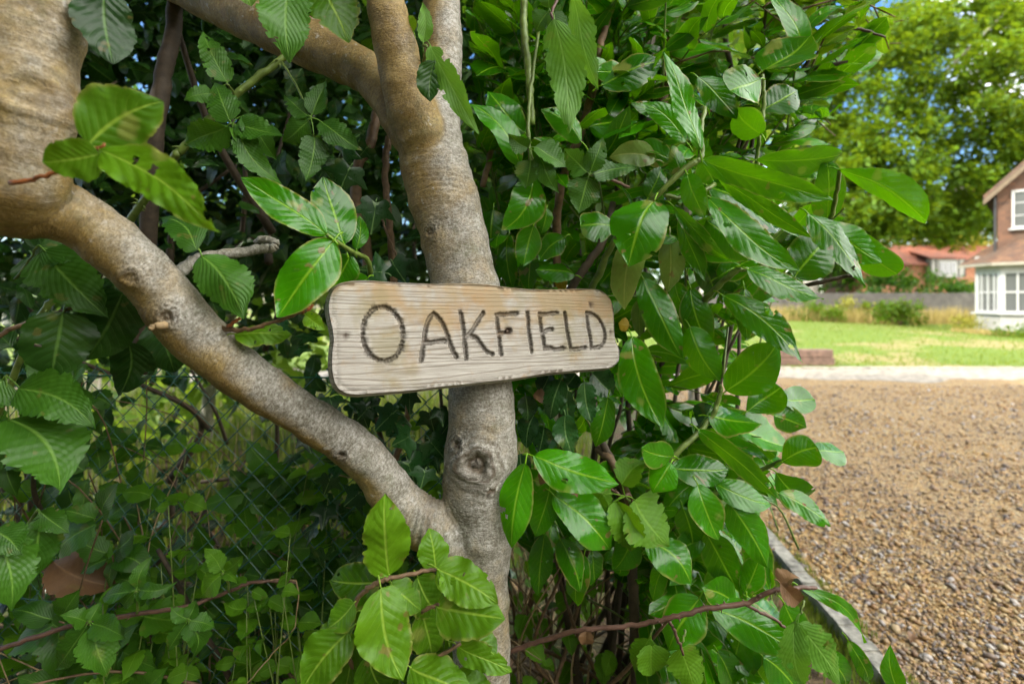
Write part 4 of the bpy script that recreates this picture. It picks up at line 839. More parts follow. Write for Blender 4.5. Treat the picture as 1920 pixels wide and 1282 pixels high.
stem_obj(b5, [(930, 1230, 1.02, 4.5), (1000, 1205, .98, 4.5), (1090, 1181, .94, 4.5), (1180, 1173, .92, 4.2), (1250, 1160, .90, 4.6), (1320, 1141, .89, 4.6), (1400, 1131, .88, 4.6), (1445, 1108, .87, 4.2), (1490, 1102, .87, 4.5), (1530, 1101, .87, 3)], 'stem_red', 'stem', 9, 80, 40)
stem_obj(b5, [(1254, 1162, .90, 3), (1268, 1190, .90, 3), (1282, 1226, .91, 2.5)], 'stem_red', 'stem', 6, 14, 5)
stem_obj(b5, [(1398, 1133, .88, 3), (1450, 1160, .89, 3), (1492, 1192, .90, 2)], 'stem_red', 'stem', 6, 16, 6)
for a in [((1462, 1092), (1506, 1136), 32, .86), ((1468, 1100), (1495, 1078), 30, .87)]:
    hero(b5, 'hazel', 'dead', *a, 0, .3, name='dead_leaf', bend=.25, fold=.5)
for c_, d_, lf, m_ in [((1220, 1190), .94, [(1226, 1270, 58, (1222, 1206), 0, .8), (1190, 1260, 40)], 'nettle'), ((1278, 1205), .92, [(1302, 1300, 62, (1276, 1214), 0, .9)], 'nettle'), ((1500, 1150), .86, [(1585, 1290, 62, (1494, 1168), 0, .6), (1512, 1300, 50, (1490, 1165), 0, .7)], 'hazel')]:
    compound(b5, c_, d_, lf, m_, (c_[0] + 6, c_[1] - 25, d_ + .01))
for b_, t_, w_, d_ in [((1150, 938), (1182, 1040), 56, .95), ((1190, 936), (1252, 1022), 88, .93), ((1160, 908), (1208, 862), 50, .99), ((1120, 960), (1142, 908), 34, .98), ((1128, 925), (1112, 965), 32, .98)]:
    pass
b6 = thing('bramble_shoot', 'bramble with soft matt leaves among the laurel, right of the knot on the trunk', 'bramble', P(1160, 1000, 1.1))
stem_obj(b6, [(1180, 1060, 1.12, 3.5), (1185, 940, 1.0, 3), (1165, 930, .97, 3), (1145, 915, .97, 2.5)], 'stem_red', 'stem', 6, 20, 5)
compound(b6, (1172, 930), .95, [(1182, 1042, 56, (1152, 938), 0, .75), (1253, 1024, 90, (1190, 936), -.02, .8), (1210, 860, 50, (1165, 908), .02, .5), (1142, 906, 36, (1122, 958), .02, .6), (1108, 968, 34, (1128, 925), .02, .6)], 'nettle', (1184, 950, 1.0))

# --- hazel stems with hanging pale leaves
hz = thing('hazel_shrub', 'slender brown stems with pale hanging toothed leaves above the board', 'shrub', P(1060, 700, 1.25))
stem_obj(hz, [(1060, 900, 1.3, 8), (1045, 500, 1.22, 8), (1052, 350, 1.15, 8), (1085, 260, 1.13, 8), (1108, 180, 1.13, 7.5), (1120, 110, 1.14, 7), (1138, 40, 1.16, 7), (1155, -30, 1.18, 7)], 'stem_brown', 'stem', 9, 60)
stem_obj(hz, [(1222, 300, 1.3, 11), (1238, 220, 1.28, 10), (1252, 120, 1.28, 8), (1250, 60, 1.3, 6)], 'stem_brown', 'stem', 9, 40)
stem_obj(hz, [(1210, 260, 1.34, 13), (1216, 120, 1.36, 12), (1222, -30, 1.4, 12)], 'stem_dark', 'stem', 9, 40)
stem_obj(hz, [(1085, 255, 1.13, 5), (1130, 140, 1.12, 4), (1150, 115, 1.12, 3)], 'stem_brown', 'stem', 6, 16)
stem_obj(hz, [(905, 350, 1.2, 6), (920, 290, 1.2, 6), (925, 230, 1.22, 5)], 'stem_brown', 'stem', 7, 16)
stem_obj(hz, [(985, -40, 1.06, 7), (982, 40, 1.06, 7), (990, 130, 1.06, 7), (998, 235, 1.07, 6)], 'stem_green', 'stem', 8, 40)
stem_obj(hz, [(1060, -30, .95, 3), (1036, 20, .93, 3), (1040, 45, .92, 2.5)], 'stem_red', 'stem', 6, 14)
for a in [((1040, 38), (1066, 250), 66, .90, .0, .1, .7, 6), ((1072, -12), (1122, 168), 42, .93, 0, .1, .6, 30)]:
    hero(hz, 'hazel', 'hazel', *a[:6], a[7], a[6], bend=-.02)

# --- ivy: the growing stems and leaves around the trunk
ivy = thing('ivy_plant', 'dark lobed ivy on brown stems climbing left of the trunk and in its fork', 'ivy', P(700, 900, 1.15))
for s_ in [[(700, 700, 1.12, 11), (690, 560, 1.1, 11), (688, 470, 1.08, 11), (668, 400, 1.07, 11), (672, 310, 1.07, 10), (690, 280, 1.08, 11), (704, 228, 1.1, 10), (720, 150, 1.12, 9)], [(742, 600, 1.1, 7), (735, 478, 1.08, 7), (728, 400, 1.07, 6.5), (722, 330, 1.07, 6.5), (728, 258, 1.08, 7)], [(716, 410, 1.06, 2), (730, 450, 1.05, 2), (750, 490, 1.05, 2)], [(690, 1000, 1.15, 6), (735, 880, 1.1, 6), (760, 800, 1.08, 6), (770, 720, 1.08, 6)]]:
    stem_obj(ivy, s_, 'stem_brown', 'stem', 8)
for b_, t_, w_, d_, va in [((657, 312), (634, 364), 72, .98, .6), ((705, 378), (697, 440), 66, .98, .5), ((722, 512), (660, 503), 62, .96, .6), ((735, 490), (760, 530), 60, 1.0, .4), ((640, 285), (672, 250), 52, 1.0, .4), ((690, 275), (668, 300), 46, 1.02, .5),
    ((740, 772), (700, 808), 62, .98, .6), ((768, 735), (768, 780), 36, .98, .5), ((805, 772), (816, 818), 50, .98, .55), ((770, 818), (732, 836), 62, .95, .95), ((805, 825), (836, 862), 58, .98, .5), ((763, 862), (782, 918), 76, .96, .5), ((798, 880), (789, 917), 52, .94, .55), ((690, 765), (670, 787), 50, .99, .4), ((618, 745), (626, 770), 58, .98, .4), ((680, 775), (690, 806), 44, 1.0, .3), ((825, 765), (832, 800), 34, .96, .7), ((672, 925), (642, 950), 56, .98, .25), ((690, 905), (670, 880), 50, 1.0, .2), ((620, 895), (606, 930), 44, 1.0, .3), ((790, 845), (768, 870), 46, 1.0, .4), ((640, 715), (655, 745), 46, 1.02, .3)]:
    hero(ivy, 'ivy', 'ivy', b_, t_, w_ * 1.15, d_, rng.uniform(-.02, .02), .25, rng.normal(0, 12), va)
ivr = thing('ivy_plant', 'ivy with drooping plain leaves hanging below the right half of the board', 'ivy', P(1060, 700, 1.12))
stem_obj(ivr, [(1040, 640, 1.14, 4), (1060, 700, 1.1, 4), (1062, 760, 1.06, 3.5), (1045, 840, 1.08, 3)], 'stem_green')
for b_, t_, w_, d_, va in [((1052, 712), (1030, 788), 44, 1.0, .9), ((1065, 732), (1073, 800), 30, .99, 1.), ((1095, 716), (1109, 792), 38, 1.0, .9), ((1060, 778), (1074, 852), 46, .99, .95), ((985, 742), (990, 790), 36, 1.04, .5), ((1000, 780), (985, 840), 40, 1.05, .5), ((1020, 800), (1010, 850), 36, 1.06, .4), ((1110, 700), (1150, 740), 50, 1.04, .8), ((1030, 700), (1010, 740), 36, 1.04, .5), ((1080, 700), (1060, 725), 36, 1.06, .5), ((975, 850), (985, 895), 36, 1.06, .4), ((1335, 760), (1310, 800), 50, 1.1, .5)]:
    hero(ivr, 'beech', 'ivy', b_, t_, w_, d_, 0, .25, None, va)
# --- single dead leaves
for nm, lab, b_, t_, w_, d_ in [('dead_leaf', 'big curled brown leaf lying in the undergrowth at the lower left', (100, 1052), (222, 1094), 58, 1.15), ('dead_leaf', 'curled brown leaf caught in the laurel beside the knot', (1040, 878), (1010, 906), 26, .97), ('dead_leaf', 'small brown leaf scrap lying on a broad laurel leaf', (1060, 912), (1086, 930), 14, .93), ('dead_leaf', 'rust-brown leaf hanging under the right end of the board', (1000, 740), (1022, 752), 24, 1.02), ('dead_leaf', 'dry brown leaf on the bramble cane right of the trunk foot', (1100, 1178), (1096, 1212), 22, .95)]:
    V, Fs, uv = make_leaf('hazel', P(*b_, d_), P(*t_, d_) - P(*b_, d_), np.array([.1, -.6, .7]), float(np.linalg.norm(P(*t_, d_) - P(*b_, d_))), w_ * d_ / F * 1.2, rng, bend=.2, fold=.4)
    m_ = MB(); m_.add(V, Fs, uv, rng.random()); tag(m_.build(nm, M['dead'], None, P(*b_, d_), True), lab, 'leaf', 'dead leaves')
# ------------------------------------------------------------------ the leaves behind: bushes and undergrowth
def in_poly(px, py, poly):
    return bool(inside(np.array([[px, py]]), np.array(poly, float))[0])
BUSH = [(870, -150), (1720, -150), (1690, 40), (1640, 110), (1585, 190), (1565, 300), (1600, 400), (1610, 470), (1570, 540), (1480, 560), (1430, 620), (1380, 690), (1360, 740), (1450, 790), (1470, 880), (1430, 960), (1400, 1040), (1440, 1150), (1500, 1240), (1500, 1400), (1205, 1400), (1195, 1150), (1150, 1060), (1020, 1075), (940, 1000), (930, 760), (880, 560)]
HOLES = [(1110, 835, 34), (1300, 745, 26), (1090, 1180, 120), (1010, 1230, 80)]
def ok(p, margin=0):
    px, py = proj(p)
    if not in_poly(px, py, BUSH): return False
    if px < 1200 and 480 < py < 800 and p[1] < 1.08: return False      # keep clear of the board
    return all((px - a) ** 2 + (py - b) ** 2 > r * r for a, b, r in HOLES)
def shoot(lb, sb, o, dr, length, n, LL, kinds, up0, okf, ratio=(.29, .40), lo=True):
    """a leafy shoot: a curved stem with alternate leaves, added to the two collectors"""
    q = resample(np.array([o, o + dr * length * .5 + np.array([0, 0, .02]), o + dr * length - np.array([0, 0, .03])]), n + 3)
    if okf is not None and not okf(q[-1]): return 0
    made = 0; sdv = unit(np.cross(dr, [0, 0, 1.]) + 1e-6)
    for k in range(2, n + 2):
        p = q[k]; sgn = 1 if k % 2 else -1; frac = k / (n + 1)
        ax = unit(dr * (.5 + .6 * frac) + sdv * sgn * rng.uniform(.5, 1.1) + rng.normal(0, .3, 3) + np.array([0, -.15, rng.uniform(-.75, .05)]))
        L_ = LL * rng.uniform(.7, 1.2); kind, mat_i = kinds
        if okf is not None and not (okf(p + ax * L_) and okf(p + ax * L_ * .5)): continue
        n_ = unit(np.asarray(up0) + rng.normal(0, .35, 3))
        V, Fs, uv = make_leaf(kind, p, ax, n_, L_, L_ * rng.uniform(*ratio), rng, lo)
        lb.add(V, Fs, uv, float(np.clip(rng.normal(.45, .25), 0, 1))); made += 1
    if made: sb.tube(q, np.linspace(.003, .0014, len(q)), 5)
    return made
lb, sb, lo_, so_ = MB(), MB(), MB(), MB()
tot = 0; tries = 0

while tot < 3000 and tries < 6000:
    tries += 1
    px, py = rng.uniform(880, 1640), rng.uniform(-120, 1380)
    if tries % 6 == 0: px, py = rng.uniform(1190, 1520), rng.uniform(900, 1380)
    d = rng.uniform(1.12, 1.85)
    if px < 1000: d = max(d, 1.22)
    if py < 260 and px > 1250 and rng.random() < .45: continue
    o = P(px, py, d); dr = unit((o - np.array([.30, 1.75, .55])) * [1, .6, .5] + rng.normal(0, .28, 3) + [0, -.35, .10])
    tot += shoot(lb, sb, o - dr * .15, dr, rng.uniform(.2, .34), rng.integers(5, 9), rng.uniform(.10, .155), ('laurel' if rng.random() < .75 else 'obov', 0), (0, -.75, .75), ok)
fo = lb.build('foliage', M['laurel'], laurel, None, True); tag(fo, kind='stuff')
tag(sb.build('twigs', M['stem_green'], laurel, None, True), kind='stuff')
mb = MB()
for k in range(16):
    e_ = P(rng.uniform(950, 1500), rng.uniform(-50, 800), rng.uniform(1.3, 1.7)); r0 = np.array([.30 + rng.normal(0, .12), 1.55 + rng.normal(0, .15), 0])
    m_ = (r0 + e_) / 2 + rng.normal(0, .06, 3); q = resample(np.array([r0, m_, e_]), 24); mb.tube(q + rng.normal(0, .002, q.shape), np.linspace(rng.uniform(.008, .015), .004, 24), 7)
mb.build('stems', M['stem_dark'], laurel, None, True)

# beech sprays with thin, back-lit leaves at the top right of the bush
TOP = [(1240, -150), (1730, -150), (1718, 60), (1700, 110), (1630, 130), (1590, 200), (1560, 280), (1400, 260), (1250, 200)]
okt = lambda p: in_poly(*proj(p), TOP)
bs = thing('beech_sapling', 'thin toothed leaves against the light at the top right of the laurel', 'sapling', (.6, 1.75, 0))
lb, sb = MB(), MB(); tot = 0; tries = 0
while tot < 300 and tries < 3000:
    tries += 1; o = P(rng.uniform(1240, 1690), rng.uniform(-140, 230), rng.uniform(1.2, 1.7)); dr = unit(np.array([.8, -.2, .1]) + rng.normal(0, .4, 3))
    tot += shoot(lb, sb, o - dr * .1, dr, rng.uniform(.12, .25), rng.integers(3, 6), rng.uniform(.06, .085), ('beech', 0), (.1, -.6, .8), okt, (.55, .7))
lv = lb.build('foliage', M['beech'], bs, None, True); tag(lv, kind='stuff'); tag(sb.build('twigs', M['stem_brown'], bs, None, True), kind='stuff')
for s_ in [[(1330, 420, 1.6, 8), (1400, 260, 1.5, 7), (1470, 150, 1.4, 5), (1520, 130, 1.3, 5), (1590, 118, 1.25, 4)], [(1500, 138, 1.32, 4), (1540, 80, 1.3, 3), (1600, 55, 1.28, 3), (1660, 70, 1.27, 2)], [(1400, 260, 1.5, 6), (1360, 60, 1.5, 5), (1390, -60, 1.5, 4)], [(1470, 150, 1.4, 4), (1530, 40, 1.4, 3), (1545, -60, 1.4, 3)]]:
    stem_obj(bs, s_, 'stem_dark', 'stem', 7)

# dark evergreen growth left of the trunk
def scatter(lb, n, box, kinds, LL, nrm, dens=None, ratio=(.5, .7), varm=.4, lo=True):
    """single leaves through a box of space (x, y, z ranges)"""
    (x0, x1), (y0, y1), (z0, z1) = box; k = 0
    while k < n:
        p = np.array([rng.uniform(x0, x1), rng.uniform(y0, y1), rng.uniform(z0, z1)])
        if dens is not None and rng.random() > dens(p): continue
        kind = kinds[rng.integers(len(kinds))]; L_ = rng.uniform(*LL)
        ax = unit(rng.normal(0, 1, 3) * [1, .5, .7] + np.array([0, -.3, -.55])); n_ = unit(np.asarray(nrm) + rng.normal(0, .33, 3))
        V, Fs, uv = make_leaf(kind, p, ax, n_, L_, L_ * (1.05 if kind == 'ivy' else rng.uniform(*ratio)), rng, lo)
        lb.add(V, Fs, uv, float(np.clip(rng.normal(varm, .25), 0, 1))); k += 1
def rods(mb, n, box, rad, upish=1.):
    (x0, x1), (y0, y1), (z0, z1) = box
    for _ in range(n):
        p = np.array([rng.uniform(x0, x1), rng.uniform(y0, y1), rng.uniform(z0, z1)]); dr = unit(rng.normal(0, .45, 3) + [0, 0, upish]); l = rng.uniform(.25, .8)
        q = resample(np.array([p, p + dr * l * .5 + rng.normal(0, .04, 3), p + dr * l + rng.normal(0, .06, 3)]), 12); mb.tube(q, np.linspace(rad * rng.uniform(.6, 1.3), rad * .4, 12), 6)
ev = thing('evergreen_shrub', 'dark dense leafy growth in shadow between the left stem and the trunk', 'shrub', (-.7, 1.8, 0))
lb = MB(); scatter(lb, 1900, ((-2.4, -.10), (1.22, 2.4), (.95, 2.85)), ('beech', 'laurel', 'bramble'), (.05, .095), (0, -.6, .8), lambda p: 1 if not (-1.1 < p[0] < -.4 and p[2] < 1.2) else .25)
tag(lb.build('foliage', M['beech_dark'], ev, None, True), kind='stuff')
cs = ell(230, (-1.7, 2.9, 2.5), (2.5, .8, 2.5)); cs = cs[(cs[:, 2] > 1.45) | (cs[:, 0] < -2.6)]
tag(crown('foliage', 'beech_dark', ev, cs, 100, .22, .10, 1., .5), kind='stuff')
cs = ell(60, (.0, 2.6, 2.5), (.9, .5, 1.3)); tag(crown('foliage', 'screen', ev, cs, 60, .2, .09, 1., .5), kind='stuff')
mb = MB(); rods(mb, 34, ((-1.8, -.15), (1.25, 2.1), (.0, 1.9)), .012); mb.build('stems', M['stem_dark'], ev, None, True)
st_ = stem_obj(ev, [(262, 700, 1.3, 15), (285, 330, 1.22, 15), (305, 150, 1.2, 15), (325, 60, 1.2, 14), (330, -80, 1.2, 14)], 'stem_dark', 'stem', 9, 40)
# ivy carpet at the foot of the fence
def fy(x): return 1.50 - (x + 2.4) / 2.37 * .41
def behind(p): return p[0] < -.75 or p[1] > fy(p[0]) + .03
ic = thing('ivy_plant', 'low dark ivy covering the ground along the chain-link fence', 'ivy', (-.9, 1.5, 0))
lb = MB(); scatter(lb, 1500, ((-2.4, -.02), (1.05, 2.4), (.02, .85)), ('ivy', 'ivy', 'beech'), (.035, .075), (0, -.75, .75), lambda p: math.exp(-p[2] / .30) if behind(p) or p[2] < .3 else 0)
scatter(lb, 170, ((-.5, -.06), (1.05, 1.3), (.6, 1.5)), ('ivy',), (.04, .065), (0, -.7, .6))
tag(lb.build('foliage', M['ivy'], ic, None, True), kind='stuff')
# weeds behind and through the fence
wd = thing('nettle_patch', 'light green toothed weeds growing up through the chain-link fence', 'weeds', (-.8, 1.3, 0))
lb, sb = MB(), MB()
for k in range(85):
    x_ = rng.uniform(-1.5, -.12); y_ = rng.uniform(1.05, 1.75); y_ = y_ if x_ < -.75 else max(y_, fy(x_) + .05); h_ = rng.uniform(.3, .95); b_ = np.array([x_, y_, 0.]); tp_ = b_ + [rng.normal(0, .08), rng.normal(-.03, .06), h_]
    q = resample(np.array([b_, (b_ + tp_) / 2 + rng.normal(0, .02, 3), tp_]), 10); sb.tube(q, np.linspace(.0028, .0012, 10), 5)
    for j_ in range(3, 10):
        for sg in (0, math.pi):
            if rng.random() < .25: continue
            a_ = j_ * 1.4 + sg; ax = np.array([math.cos(a_), math.sin(a_), rng.uniform(-.5, .3)]); L_ = rng.uniform(.05, .105)
            V, Fs, uv = make_leaf('bramble', q[j_], ax, unit(np.array([0, -.35, 1]) + rng.normal(0, .2, 3)), L_, L_ * rng.uniform(.55, .8), rng, True); lb.add(V, Fs, uv, float(rng.uniform(.1, 1)))
tag(lb.build('foliage', M['nettle'], wd, None, True), kind='stuff'); lb2 = MB()
for k in range(26):
    x_ = rng.uniform(-.85, -.22); y_ = rng.uniform(.98, fy(x_) - .03); h_ = rng.uniform(.5, .92); b_ = np.array([x_, y_, 0.]); tp_ = b_ + [rng.normal(0, .06), rng.normal(0, .04), h_]
    q = resample(np.array([b_, (b_ + tp_) / 2 + rng.normal(0, .02, 3), tp_]), 10); sb.tube(q, np.linspace(.0025, .0010, 10), 5)
    for j_ in range(4, 10):
        for sg in (0, math.pi):
            if rng.random() < .35: continue
            a_ = j_ * 1.4 + sg; ax = np.array([math.cos(a_), math.sin(a_), rng.uniform(-.6, .2)]); L_ = rng.uniform(.025, .055)
            V, Fs, uv = make_leaf('bramble', q[j_], ax, unit(np.array([0, -.5, .9]) + rng.normal(0, .25, 3)), L_, L_ * rng.uniform(.55, .8), rng, True); lb2.add(V, Fs, uv, float(rng.uniform(.1, 1)))
tag(lb2.build('foliage', M['nettle'], wd, None, True), kind='stuff'); sb.build('stalks', M['stem_green'], wd, None, True)
br = thing('bramble_thicket', 'tangle of darker bramble leaves and canes at the far left below the limb', 'bramble', (-1, 1.2, 0))
lb, sb = MB(), MB()
for k in range(110):
    c_ = np.array([rng.uniform(-1.5, -.2), rng.uniform(.98, 1.5), rng.uniform(.25, 1.25)]); c_[2] = min(c_[2], .55 + .4 * rng.random()) if c_[0] > -.95 else c_[2]; c_[1] = max(c_[1], fy(c_[0]) + .06) if c_[0] > -.7 else c_[1]; a0 = rng.uniform(0, 6.28)
    for j_ in range(rng.integers(3, 6)):
        a_ = a0 + j_ * 1.25; ax = unit(np.array([math.cos(a_), -.2, math.sin(a_) * .8 - .15])); L_ = rng.uniform(.055, .10)
        V, Fs, uv = make_leaf('bramble', c_ + ax * .012, ax, unit(np.array([0, -.7, .7]) + rng.normal(0, .25, 3)), L_, L_ * rng.uniform(.55, .7), rng, True); lb.add(V, Fs, uv, float(rng.uniform(0, .9)))
    e_ = c_ + [rng.normal(0, .2), rng.uniform(.0, .25), -rng.uniform(.2, .5)]; sb.tube(resample(np.array([e_, (c_ + e_) / 2 + [0, .02, .06], c_]), 8), .0016, 5)
tag(lb.build('foliage', M['bramble'], br, None, True), kind='stuff'); rods(sb, 26, ((-1.5, -.1), (1.0, 1.5), (0, .6)), .0035, .6); sb.build('canes', M['stem_brown'], br, None, True)
dr_ = thing('dead_stalks', 'dry straw-coloured stalks and twigs on the ground right of the trunk foot', 'stalks', (.2, 1.5, 0))
mb = MB(); rods(mb, 90, ((-.05, .35), (1.15, 2.3), (.0, .25)), .0035, .55); rods(mb, 50, ((-1.2, 0), (1.1, 1.6), (0, .4)), .0025, .6); mb.build('stalks', M['stem_dry'], dr_, None, True)
mb = MB(); rods(mb, 30, ((.0, .35), (1.3, 2.0), (0, .3)), .006, 1.); mb.build('stems', M['stem_brown'], dr_, None, True)
lb = MB(); scatter(lb, 700, ((-2, 1.2), (1.0, 3.2), (.01, .05)), ('hazel', 'beech'), (.03, .07), (0, 0, 1.)); o = lb.build('leaf_litter', M['dead'], None, (0, 2, 0), True)
tag(o, 'brown fallen leaves on the soil under the hedge', 'leaf litter', None, 'stuff')
# weeds right of the trunk foot
lb = MB(); scatter(lb, 170, ((.0, .62), (1.2, 2.0), (.05, .55)), ('bramble', 'bramble'), (.04, .075), (0, -.5, .8), None, (.6, .8), .6); o = lb.build('nettle_patch', M['nettle'], None, (.2, 1.5, 0), True)
tag(o, 'young toothed weeds among dry stalks right of the trunk foot', 'weeds', None, 'stuff')

# grass
def grass(name, n, xf, yf, hf, mat, label, cat='grass', lean=.35, wd_=.003, zf=None):
    y_ = yf(n); x_ = xf(y_); h_ = hf(n); a_ = rng.uniform(0, 6.28, n); z_ = np.zeros(n) if zf is None else zf(x_, y_)
    B = np.stack([x_, y_, z_], 1); dv = np.stack([np.cos(a_), np.sin(a_), np.zeros(n)], 1); sdv = np.stack([-np.sin(a_), np.cos(a_), np.zeros(n)], 1)
    ln = rng.uniform(.1, 1, n)[:, None] * lean * h_[:, None]; U = np.array([0, 0, 1.]) * h_[:, None]; w_ = wd_ * rng.uniform(.6, 1.4, (n, 1))
    V = np.stack([B - sdv * w_, B + sdv * w_, B + dv * ln * .35 + U * .6 + sdv * w_ * .8, B + dv * ln * .35 + U * .6 - sdv * w_ * .8, B + dv * ln + U], 1).reshape(-1, 3)
    i_ = np.arange(n)[:, None] * 5; uv = np.tile([[.3, 0], [.7, 0], [.7, .6], [.3, .6], [.5, 1]], (n, 1))
    o = mesh_obj(name, V, [i_ + [0, 1, 2, 3], i_ + [3, 2, 4]], M[mat], None, V.mean(0), uv, {'var': np.repeat(rng.random(n), 5)})
    return tag(o, label, cat, None, 'stuff')
grass('grass', 12000, lambda y: kx(y) - .045 + .02 * np.sin(y * 9) - np.abs(rng.normal(0, .10, len(y))), lambda n: rng.uniform(1.2, 4.5, n), lambda n: rng.uniform(.012, .05, n), 'grass', 'short moss and grass along the inner side of the kerb', wd_=.0016)
grass('grass', 1100, lambda y: kx(y) + rng.uniform(-.03, .06, len(y)), lambda n: rng.choice([2.1, 2.35, 2.9, 1.75, 2.6], n) + rng.normal(0, .07, n), lambda n: rng.uniform(.015, .045, n), 'grass', 'small tufts of grass sprouting at the gravel side of the kerb', wd_=.0016)
grass('grass', 20000, lambda y: rng.uniform(3, 24, len(y)), lambda n: 10.0 + 18 * rng.random(n) ** 1.6, lambda n: rng.uniform(.03, .08, n), 'grass', 'mown grass blades of the sunlit lawn', wd_=.008, zf=lawn_z)
grass('dry_grass', 4500, lambda y: rng.uniform(11, 24, len(y)), lambda n: rng.uniform(25.5, 28, n), lambda n: rng.uniform(.25, .95, n), 'straw', 'tall dry grass along the foot of the board fence', wd_=.012, zf=lawn_z)
grass('dry_grass', 3000, lambda y: rng.uniform(14.6, 19, len(y)), lambda n: rng.uniform(15.2, 17.2, n), lambda n: rng.uniform(.06, .20, n), 'straw', 'dry grasses in front of the bay window', wd_=.010, zf=lawn_z)
# weeds on the ground behind the fence, reached by the sun further back
grass('grass', 9000, lambda y: rng.uniform(-5.5, .8, len(y)), lambda n: rng.uniform(2.4, 7, n), lambda n: rng.uniform(.05, .35, n), 'grass', 'rough grass behind the chain-link fence', wd_=.006)

# trees and shrubs behind
def tree(name, label, cat, base, trunk_h, trunk_r, centers, n_per, spread, size, mat, group=None, squash=.8, flat=.6, limbs=6):
    t = thing(name, label, cat, base, group); base = np.asarray(base, float)
    if trunk_h:
        mb = MB(); top = base + [0, 0, trunk_h]; q = resample(np.array([base, base + [.03 * trunk_h, 0, trunk_h * .5], top]), 14); mb.tube(q, np.linspace(trunk_r, trunk_r * .55, 14), 10); mb.build('trunk', M['bark'], t, base, True)
        mb = MB()
        for k in rng.choice(len(centers), min(limbs, len(centers)), False):
            a_ = q[rng.integers(7, 14)]; e_ = centers[k]; mb.tube(resample(np.array([a_, (a_ + e_) / 2 + [0, 0, .06 * trunk_h], e_]), 12), np.linspace(trunk_r * .4, trunk_r * .08, 12), 7)
        mb.build('limbs', M['bark'], t, base, True)
    o = crown('crown', mat, t, centers, n_per, spread, size, squash, flat, base); return t
bgc = [((-2.7, 4.5, 0), (1.5, .8, 1.4), 1.3, 'lime', 'sunlit garden shrub seen in gaps far left behind the fence'), ((-1.6, 5.6, 0), (1.2, .9, 1.5), 2.7, 'screen', 'leafy garden shrub standing behind the beech trunk'), ((.5, 5.4, 0), (1.15, .9, 1.3), 3.1, 'lime', 'bright leafed small tree glimpsed through the laurel, right of the trunk'), ((1.75, 5.0, 0), (.75, .8, 1.0), 3.3, 'lime', 'small light green tree behind the top of the laurel'), ((-5.6, 7, 0), (1.6, 1.2, 2.2), 2.6, 'screen', 'broad garden tree far behind the left stem')]
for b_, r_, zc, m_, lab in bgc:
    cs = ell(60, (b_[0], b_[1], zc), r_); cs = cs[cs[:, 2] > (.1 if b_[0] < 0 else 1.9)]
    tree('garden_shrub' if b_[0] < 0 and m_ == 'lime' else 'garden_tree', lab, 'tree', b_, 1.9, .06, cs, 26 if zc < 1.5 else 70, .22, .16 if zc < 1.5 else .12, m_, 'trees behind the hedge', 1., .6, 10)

# unseen hedge added behind and right of the viewpoint to block low sky light
hg = thing('sky_blocker_hedge', 'tall dark hedge out of view behind the viewpoint, added to block low sky light', 'hedge', (2, -8.5, 0))
cs = np.stack([rng.uniform(-10, 15, 420), rng.uniform(-9.4, -7.6, 420), rng.uniform(.1, 5.2, 420)], 1); cs2 = np.stack([rng.uniform(11.5, 13.5, 220), rng.uniform(-8, 2.5, 220), rng.uniform(.1, 4.2, 220)], 1)
crown('foliage', 'beech_dark', hg, np.vstack([cs, cs2]), 46, .35, .30, .9, .5, (2, -8.5, 0))
mb = MB()
for k in range(30): mb.tube(resample(np.array([[-9 + k * .8, -8.5, 0], [-9 + k * .8 + rng.normal(0, .2), -8.5, 2], cs[k]]), 6), .03, 6)
mb.build('stems', M['stem_dark'], hg)

# the big oak over the house
oc_ = P(1775, 210, 32)
cs = np.vstack([ell(390, (oc_[0], 33, 12.6), (9.4, 6, 8.0), .25), ell(70, (20.6, 31, 7.8), (3.4, 4, 3.6), .2)])
cs = cs[(cs[:, 2] > 4.7)]
tree('oak_tree', 'large sunlit oak whose crown hangs over the house and the fence', 'tree', (19.6, 34, 0), 9, .55, cs, 140, .52, .34, 'oak', None, .7, .8, 9)
cs = ell(70, (38.5, 46, 7.6), (7.0, 3, 3.6)); tree('golden_tree', 'yellow-green tree behind the red-roofed neighbour house', 'tree', (38.5, 46.5, 0), 6, .3, cs, 90, .7, .42, 'golden', None, .8, .7, 8)
cs = ell(60, (26, 44, 6), (5, 3, 4.5)); tree('background_tree', 'darker tree left of the red roof, partly behind the laurel tips', 'tree', (26, 44, 0), 5, .3, cs, 90, .7, .4, 'screen', None, .8, .7, 8)
cs = ell(80, (11, 46, 5.5), (7.5, 3, 5)); tree('background_tree', 'wide leafy tree beyond the fence, mostly hidden by the laurel', 'tree', (11, 46, 0), 5, .3, cs, 90, .8, .42, 'screen', None, .8, .7, 8)
cs = ell(60, (44, 62, 8), (14, 4, 6)); tree('background_tree', 'tall tree on the skyline right behind the golden tree', 'tree', (44, 62, 0), 6, .3, cs, 90, 1.1, .5, 'oak', None, .8, .7, 8)
def shrub(label, px, d, w_, h_, mat, n=26, name='garden_bush', z0=0., sz=.10, cat='bush', group='bushes along the garden fence'):
    b_ = np.array([(px - 960) / F * d, d, z0]); cs = ell(n, b_ + [0, 0, h_ * .5], (w_ / 2, w_ * .35, h_ * .5)); t = thing(name, label, cat, b_, group)
    crown('foliage', mat, t, cs, 46, .12 * w_ ** .5, sz, .8, .5, b_); mb = MB()
    for k in range(5): mb.tube(resample(np.array([b_, (b_ + cs[k]) / 2 + [0, 0, .05], cs[k]]), 6), .012, 5)
    mb.build('stems', M['stem_brown'], t, b_, True)
